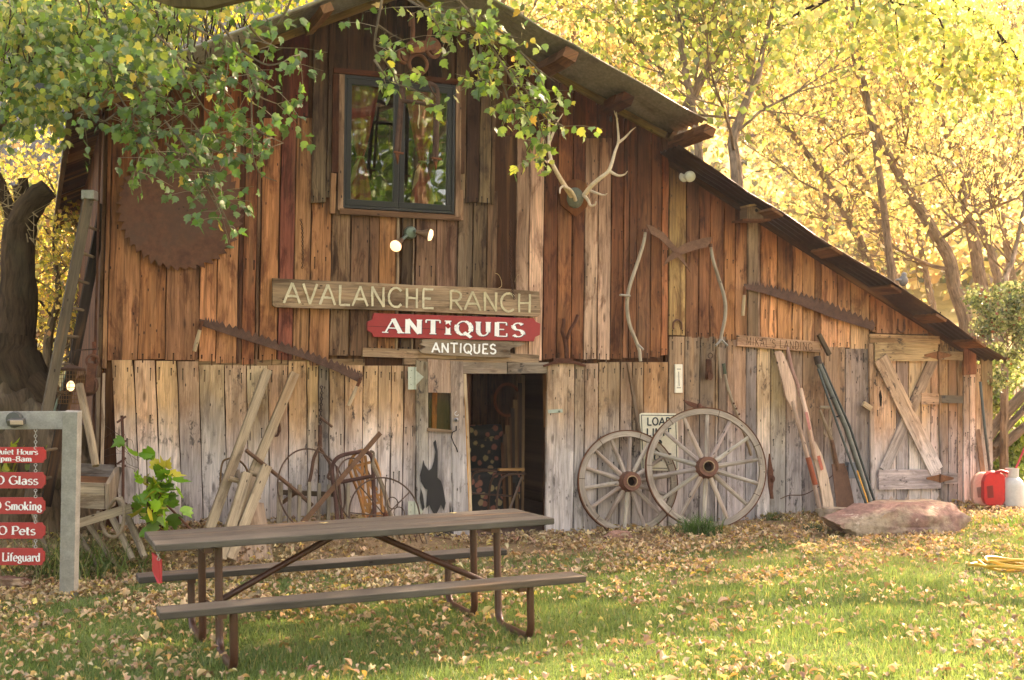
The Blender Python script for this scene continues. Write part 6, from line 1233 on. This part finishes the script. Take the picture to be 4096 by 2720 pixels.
# ------------------------------------------------------------ things leaning between sapling and doorway
def G2(px, py, off): return Wp(px, py, off)
def leanplank(a, b, wd, th, o0, o1, col, nm, label, cat, grp=None):
    m = MB(); A, Bq = Wp(*a, o0), Wp(*b, o1); m.bar(A, Bq, wd, th, (N*.9+Z*.2), srgb(col)); return m.build(nm, M['clean'], None, bevel=.003), label
pr_ = thing('pegged_timbers', 'two long pale rails joined by pegs leaning on the bleached boards', 'timber frame', Wp(545, 1290, .9), 'pale timbers leaning on the wall')
for a, b in (((616, 855), (482, 1222)), ((679, 862), (500, 1290))):
    m = MB(); m.bar(Wp(*a, .06), Wp(b[0], b[1], .75), .082, .07, N, srgb('a08c70')); m.build('rail', M['clean'], pr_, bevel=.004)
for a, b in (((528, 1103), (573, 1115)), ((575, 1090), (605, 1098))): m = MB(); m.tube([Wp(*a, .62), Wp(*b, .6)], .022, 10, srgb('b09878')); m.build('peg', M['clean'], pr_, smooth=True)
for a, b, wd, lab in (((570, 1092), (508, 1290), .10, 'short pale timber with square end standing in front of the long rails'), ((615, 1075), (530, 1290), .10, 'short pale timber right of the other short one')):
    m = MB(); m.bar(Wp(*a, .66), Wp(*b, .95), wd*.85, .08, N, srgb('a89478')); tag(m.build('timber', M['clean'], None, bevel=.004), lab, 'timber', 'pale timbers leaning on the wall')
m = MB(); m.prism([Wp(x, y, o) for x, y, o in ((525, 1298, .85), (632, 1298, .85), (608, 1160, .4), (540, 1150, .4))], N*-.03, srgb('a89078')); tag(m.build('wide_board', M['clean'], None), 'wide pinkish board standing under the table behind the timbers', 'board')
m = MB(); m.tube(curve([Wp(x, y, .35) for x, y in ((510, 1170), (508, 1120), (512, 1070), (525, 1058), (545, 1058), (565, 1075), (575, 1100), (600, 1150))], 4), .010, 6, srgb('8c6a4c')); m.tube([Wp(545, 1085, .4), Wp(560, 1130, .4), Wp(562, 1180, .45)], .03, 8, srgb('b09c84')); tag(m.build('bentwood_hoop', M['clean'], None, smooth=True), 'thin bent hoop of wood behind the long pale rails', 'hoop')
rk = thing('wooden_crate', 'weathered grey slatted crate end leaning at the wall behind the table', 'slatted crate', Wp(690, 1200, .3)); m = MB()
for k in range(8): x = 648+k*22.5; m.bar(Wp(x-2, 1112+(k % 3)*3, .32), Wp(x-4, 1212, .5), .032 if k else .05, .02, N, srgb('7c705c'))
m.build('slat', M['wood'], rk); m = MB(); m.bar(Wp(650, 1135, .30), Wp(770, 1140, .30), .045, .04, N, srgb('5c4c3c')); m.bar(Wp(650, 1160, .34), Wp(690, 1130, .30), .03, .03, N, srgb('6a4c34')); m.build('cross_bar', M['wood'], rk)
m = MB(); m.tube([Wp(567, 1038, .5), Wp(620, 1080, .45), Wp(680, 1130, .38), Wp(720, 1165, .35)], .018, 8, srgb('6e5040')); tag(m.build('iron_rod', M['rust'], None), 'rusty rod sloping down from the long rails to the crate', 'rod')
m = MB(); m.bar(Wp(877, 998, .30), Wp(600, 1320, .75), .045, .012, N, srgb('6c4c38')); tag(m.build('iron_strap', M['rust'], None), 'long flat rusty bar crossing diagonally over the slatted crate', 'iron bar')
tg = thing('log_tongs', 'rusty forked log tongs hung by a chain on the bleached boards', 'tongs', Wp(735, 950, .06)); m = MB()
m.tube(on([(738, 980), (738, 1015), (737, 1030)], .07), [.02, .02, .026], 8, srgb('5e4034')); m.tube(curve(on([(737, 1030), (724, 1055), (718, 1090), (711, 1120)], .10), 3), .016, 8, srgb('66483a')); m.tube(curve(on([(737, 1030), (752, 1055), (760, 1068), (762, 1085), (756, 1100), (764, 1105)], .10), 3), .014, 8, srgb('66483a')); m.build('arm', M['rust'], tg, smooth=True)
m = MB(); chain(m, on([(741, 886), (742, 910), (740, 940), (739, 965), (738, 982)], .05), .016, .005, '3c2c24'); m.tube(on([(738, 962), (766, 984)], .09), .012, 7, srgb('66483a')); m.build('hanger_chain', M['rust'], tg)
m = MB(); m.tube(curve(on([(642, 975), (644, 990), (640, 1003), (634, 1006)], .06), 4), [.016]*6+[.012]*4+[.008]*3, 8, srgb('5e4034')); tag(m.build('iron_hook', M['rust'], None, smooth=True), 'small rusty hook on the boards left of the tongs', 'hook')
hb = thing('arched_iron', 'brown arched iron frame leaning near the doorway', 'hand truck', Wp(800, 1210, .4)); m = MB()  # plain arched iron frame, like a bed headboard
m.tube(curve(on([(778, 1212, .5), (774, 1150, .4), (766, 1090, .3), (772, 1062, .28), (795, 1048, .26), (840, 1042, .25), (856, 1052, .26), (860, 1080, .28), (862, 1140, .38), (864, 1212, .48)], .3), 4), .020, 8, srgb('5a3c34')); m.tube(on([(766, 1115), (858, 1098)], .30), .018, 8, srgb('5a3c34')); m.tube(on([(790, 1212, .5), (784, 1140, .4), (776, 1075, .3)], .3), .012, 8, srgb('5a3c34')); m.build('frame', M['rust'], hb, smooth=True)
m = MB(); m.tube(curve(on([(853, 1040), (862, 1045), (860, 1070), (866, 1085), (885, 1130), (905, 1205)], .38), 4), [.012]*8+[.022]*13, 8, srgb('8c7a66')); m.build('handle', M['wood'], hb, smooth=True)
sn_ = thing('snowshoe', 'long wooden snowshoe frame with crossed struts standing behind the iron frame', 'snowshoe', Wp(850, 1210, .2)); m = MB(); yw = srgb('b8804c')
m.tube(curve(on([(868, 1300), (838, 1180), (824, 1130), (808, 1090), (808, 1062), (828, 1040), (850, 1042), (868, 1068), (878, 1110), (880, 1160), (886, 1300)], .2), 4), .014, 8, yw); m.build('frame', M['clean'], sn_, smooth=True)
m = MB()
for a, b in (((808, 1078), (868, 1062)), ((810, 1060), (850, 1180)), ((835, 1050), (838, 1200)), ((842, 1050), (856, 1200)), ((815, 1070), (870, 1130)), ((830, 1150), (880, 1140)), ((833, 1165), (882, 1158)), ((838, 1175), (905, 1205)), ((850, 1110), (900, 1200)), ((845, 1190), (890, 1180))): m.bar(Wp(*a, .2), Wp(*b, .2), .026, .012, N, jit(yw, .1))
m.build('strut', M['clean'], sn_)
def hoop(cx, cy, R, label, rot=.3, nsp=6, off=.4, squash=1.):
    root = thing('wire_hoop', label, 'wire wheel', Wp(cx, cy+40, off), 'thin iron wheels and hoops'); c = Wp(cx, cy, off); ax = (N+D*rot+Z*.3).normalized(); m = MB(); m.torus(c, ax, R, .008, 60, 5, srgb('5a4438')); m.build('rim', M['rust'], root, smooth=True)
    if nsp:
        m = MB(); x = ax.orthogonal().normalized(); y = ax.cross(x)
        for i in range(nsp): a = 6.283*i/nsp; m.tube([c, c+(x*math.cos(a)+y*math.sin(a))*R], .006, 5, srgb('5a4438'))
        m.ball(c, .025, .025, .04, 8, 6, srgb('5a3020'))
        for i in range(5): a = .4+i*.75; m.torus(c+(x*math.cos(a)+y*math.sin(a))*.15, ax, .055, .005, 16, 4, srgb('5a4438'))
        m.build('spoke', M['rust'], root)
hoop(888, 1190, .36, 'thin spoked iron wheel with small rings beside the table top edge', .2, 8, .5); hoop(720, 1130, .38, 'thin bare iron hoop lying over the slatted crate', .5, 0, .45); hoop(820, 1130, .30, 'thin iron hoop behind the arched frame', .9, 0, .35)
ck_ = thing('garden_chair', 'round-backed wire and wood chair by the door under the table', 'chair', Wp(880, 1290, .7)); m = MB()
m.tube(curve(on([(905, 1230, .6), (915, 1260, .65), (905, 1290, .7), (880, 1305, .7), (850, 1295, .7), (838, 1260, .65)], .6), 4), .014, 8, srgb('8c7a64'))
for k in range(7): x = 905+k*12; m.tube(curve(on([(x, 1228, .55), (x+12, 1260, .62), (x+25, 1292, .75)], .6), 3), .005, 5, srgb('5a3828'))
m.tube(curve(on([(978, 1225, .55), (985, 1260, .62), (968, 1288, .7)], .6), 3), .010, 6, srgb('8a7460')); m.build('frame', M['rust'], ck_, smooth=True)
m = MB(); m.bar(Wp(840, 1222, .4), Wp(925, 1300, .85), .05, .03, N, srgb('b0aca0')); tag(m.build('white_slat', M['paint'], None), 'white painted slat leaning low behind the table brace', 'slat')
# ------------------------------------------------------------ inside the doorway
def fabric():
    t = NT('floral_cloth'); p = t.n('ShaderNodeTexCoord').outputs['Object']; v = t.n('ShaderNodeTexVoronoi'); t.L(p, v.inputs['Vector']); v.inputs['Scale'].default_value = 12; n = t.noise(p, 26, 3)
    sp = t.n('ShaderNodeSeparateColor'); t.L(v.outputs['Color'], sp.inputs[0]); c = t.mix(t.mapr(sp.outputs[0], .4, .6), (.34, .13, .09), (.40, .30, .15)); d = t.math('ADD', v.outputs['Distance'], t.math('MULTIPLY', n, .35))
    return t.fin(t.mix(t.mapr(d, .50, .62), c, (.035, .035, .033)), .9)
M['floral'] = fabric(); ac = thing('armchair', 'dark floral armchair just inside the doorway', 'armchair', S(0, .14, -.9))
m = MB(); m.box(S(.06, .42, -.95), D, N, Z, .33, .36, .28, (.1, .1, .1)); m.build('seat', M['floral'], ac, bevel=.06); m = MB(); m.box(S(.06, .78, -1.2), D, N, Z, .34, .12, .32, (.1, .1, .1)); m.build('backrest', M['floral'], ac, bevel=.08)
m = MB(); m.tube([S(-.24, 1.08, -1.12), S(.34, 1.10, -1.12)], .085, 12, (.1, .1, .1)); m.build('headrest', M['floral'], ac, smooth=True, bevel=.03)
tk = thing('folding_chair', 'brown tubular chair frame with wooden arm in front of the armchair', 'chair', S(.1, .14, -.45)); m = MB(); tc_ = srgb('5c4438')
for o_ in (-.38, -.62): m.tube(curve([S(-.26, .15, o_), S(-.26, .62, o_), S(-.18, .72, o_), S(.02, .72, o_)], 4), .012, 8, tc_); m.tube(curve([S(-.02, .15, o_+.1), S(.0, .55, o_+.1), S(.08, .68, o_+.1), S(.3, .70, o_+.1)], 4), .012, 8, tc_); m.tube([S(.30, .66, o_), S(.10, .15, o_)], .011, 8, srgb('8a7468'))
m.tube([S(-.26, .50, -.38), S(.2, .46, -.4)], .01, 8, tc_); m.build('frame', M['metal'], tk, smooth=True); m = MB(); m.box(S(.16, .74, -.33), D, N, Z, .14, .03, .014, srgb('b08050')); m.build('arm_rest', M['clean'], tk, bevel=.005)
dk_ = thing('wooden_desk', 'orange wooden desk with paper behind the door jamb', 'desk', S(-.35, .14, -1)); m = MB(); m.box(S(-.42, .68, -.9), D, N, Z, .22, .3, .10, srgb('c8702c')); m.bar(S(-.24, .14, -.62), S(-.24, .6, -.62), .05, .05, N, srgb('b8642c')); m.build('frame', M['clean'], dk_)
m = MB(); m.box(S(-.30, .87, -.9), D, (N+Z*.6), Z, .08, .01, .09, srgb('d8dce4')); m.build('paper', M['paint'], dk_)
for k in range(9):
    s_ = .14+.03*k; m = MB(); m.bar(S(s_, .14, -.42-.02*k), S(s_+.04+.01*k, 1.0+.09*k % 1.2, -.65-.03*k), .03+.01*(k % 3), .015, N, srgb(['5c3c28', '3a2c24', '8a6a48'][k % 3])); tag(m.build('stored_board', M['clean'], None), ['first', 'second', 'third', 'fourth', 'fifth', 'sixth', 'seventh', 'eighth', 'last'][k]+' from the left of the thin boards leaning inside the doorway', 'board', 'boards leaning inside the doorway')
m = MB(); m.torus(S(.33, 1.45, -.9), N+D*.3, .17, .016, 36, 6, srgb('8a4c30')); m.tube([S(.33, 1.28, -.9), S(.3, .9, -.88)], .016, 8, srgb('6a4028')); tag(m.build('hoop', M['clean'], None, smooth=True), 'round wooden hoop hanging inside the doorway', 'hoop')
# ------------------------------------------------------------ grass, fallen leaves
def visible_grid(n, y0, y1, f): 
    y = nr.uniform(y0, y1, n*2); x = nr.uniform(-.46, .46, n*2)*y; keep = f(x, y) > nr.uniform(0, 1, n*2); return x[keep][:n], y[keep][:n]
def wallY(x): return B.y+(x-B.x)*math.tan(TH)            # the barn's foot line
NZ = lambda x, y, s, q: np.array([mnoise.noise(Vector((a*s, b*s, q))) for a, b in zip(x, y)])
def gdens(x, y): d = wallY(x)-y; return np.clip((d-1.1+.9*NZ(x, y, .8, 4))*1.1, .03, 1)*np.clip(.9+.9*NZ(x, y, 1.5, 9), .25, 1)*(d > .1)
x, y = visible_grid(190000, 5.0, 14.5, gdens); n = len(x); z = np.array([gz(a, b)+bank(a, b) for a, b in zip(x, y)])
R = rotset(n, (0, 0, 1.), .38); pw_ = nr.uniform(.025, .055, n)*(1+.5*NZ(x, y, 2.5, 2)); b = BLADE[None]*np.stack([.0075*np.ones(n), pw_, pw_], 1)[:, None, :]
v = b @ R.transpose(0, 2, 1)+np.stack([x, y, z], 1)[:, None, :]; f = (BLADEF[None]+(np.arange(n)*3)[:, None, None]).reshape(-1, 3)
tone = np.clip(.5+.8*NZ(x, y, 1.1, 31), 0, 1)[:, None]; gcol = np.array(srgb('547034'))*(1-tone)+np.array(srgb('7c9450'))*tone; dry = (nr.random(n) < .10)[:, None]; gcol = np.where(dry, np.array(srgb('a89c60')), gcol)*(1+nr.normal(0, .16, (n, 1)))
npmesh('grass', v.reshape(-1, 3), f, np.repeat(np.clip(gcol, 0, 1), 3, 0), M['blade'], None, 'stuff')
def ldens(x, y): d = wallY(x)-y; return np.clip(1.5-.34*(d-.1), .13, 1)*np.clip(.55+1.9*NZ(x, y, 1.2, 17)+1.*NZ(x, y, 4., 7)+.35*(x < -1.2)*(y > 8.2), .08, 1)*(d > .0)
x, y = visible_grid(56000, 4.9, 14.8, ldens); n = len(x); z = np.array([gz(a, b)+bank(a, b) for a, b in zip(x, y)])+nr.uniform(.012, .045, n)
CURL = LOBED*np.array([1, 1, 1.]); CURL[:, 2] = .75*np.abs(CURL[:, 0])+.35*np.sin(CURL[:, 1]*3.4)
nn = nr.normal(0, .38, (n, 3))+np.array([0, 0, 1.]); nn /= np.linalg.norm(nn, axis=1)[:, None]; rr = nr.normal(0, 1, (n, 3)); xx = np.cross(rr, nn); xx /= np.linalg.norm(xx, axis=1)[:, None]; R = np.stack([xx, np.cross(nn, xx), nn], 2)
OV = np.array([(0, 0, 0), (.22, .22, .06), (.30, .5, .10), (.18, .82, .04), (0, 1.05, -.05), (-.2, .78, .06), (-.28, .48, .12), (-.2, .2, .04), (0, .5, -.04)]); OVF = np.array([(8, i, (i+1) % 8) for i in range(8)]); OV[:, 2] += .5*np.abs(OV[:, 0])-.25*(OV[:, 1]-.5)**2
LP = ['b89c74', 'a48860', 'c8b084', '866a4c', 'ccb460', 'b89050', 'b0946c']; LW = [5, 4, 4.5, 2.5, 1.4, .8, 4]; h_ = n//2; pos_ = np.stack([x, y, z], 1); sz_ = nr.uniform(.018, .048, n)*np.where(nr.random(n) < .08, 1.5, 1)
v1, f1 = scatter(CURL, LOBF, pos_[:h_], R[:h_], sz_[:h_]); v2, f2 = scatter(OV, OVF, pos_[h_:], R[h_:], sz_[h_:]*1.25)
c1 = np.repeat(palette(h_, LP, LW), len(CURL), 0); c2_ = np.repeat(palette(n-h_, LP, LW), len(OV), 0)
npmesh('fallen_leaves', np.concatenate([v1, v2]), np.concatenate([f1, f2+len(v1)]), np.concatenate([c1, c2_]), M['dleaf'], None, 'stuff')
for k, (px_, py_) in enumerate(((747, 1207), (700, 1204), (1045, 1184))):
    P0 = None; d = ray(px_, py_); tt = ((T(0, 0, HT)-EYE).dot(ez))/d.dot(ez); q = EYE+d*tt; m = MB(); r_ = (.035, .012, .03)[k]; vv = [q+(ex*(LOBED[i][0]*1.6)+ey*(LOBED[i][1]-.5))*r_*1.2+ez*(.004+.2*abs(LOBED[i][0])*r_) for i in range(13)]; m.add(vv, [tuple(a) for a in LOBF], srgb('e0d090'))
    tag(m.build('leaf', M['dleaf'], None), ['pale yellow leaf lying near the middle of the table top', 'tiny leaf fragment left of the yellow leaf on the table', 'pale leaf lying on the far right of the table top'][k], 'leaf')
# unused part of the photograph's haze: thin warm air between the yard and the hill

hz = MB(); hz.box((0, 268, 124), (1, 0, 0), (0, 1, 0), (0, 0, 1), 335, 305, 138, (1, 1, 1)); hm = bpy.data.materials.new('haze_air'); hm.use_nodes = True; ht = hm.node_tree; ht.nodes.clear()
ho = ht.nodes.new('ShaderNodeOutputMaterial'); hv = ht.nodes.new('ShaderNodeVolumePrincipled'); hv.inputs['Color'].default_value = (.93, .95, 1, 1); hv.inputs['Density'].default_value = .0004; hv.inputs['Anisotropy'].default_value = .35; ht.links.new(hv.outputs[0], ho.inputs['Volume'])
struct(hz.build('haze', hm), 'stuff')
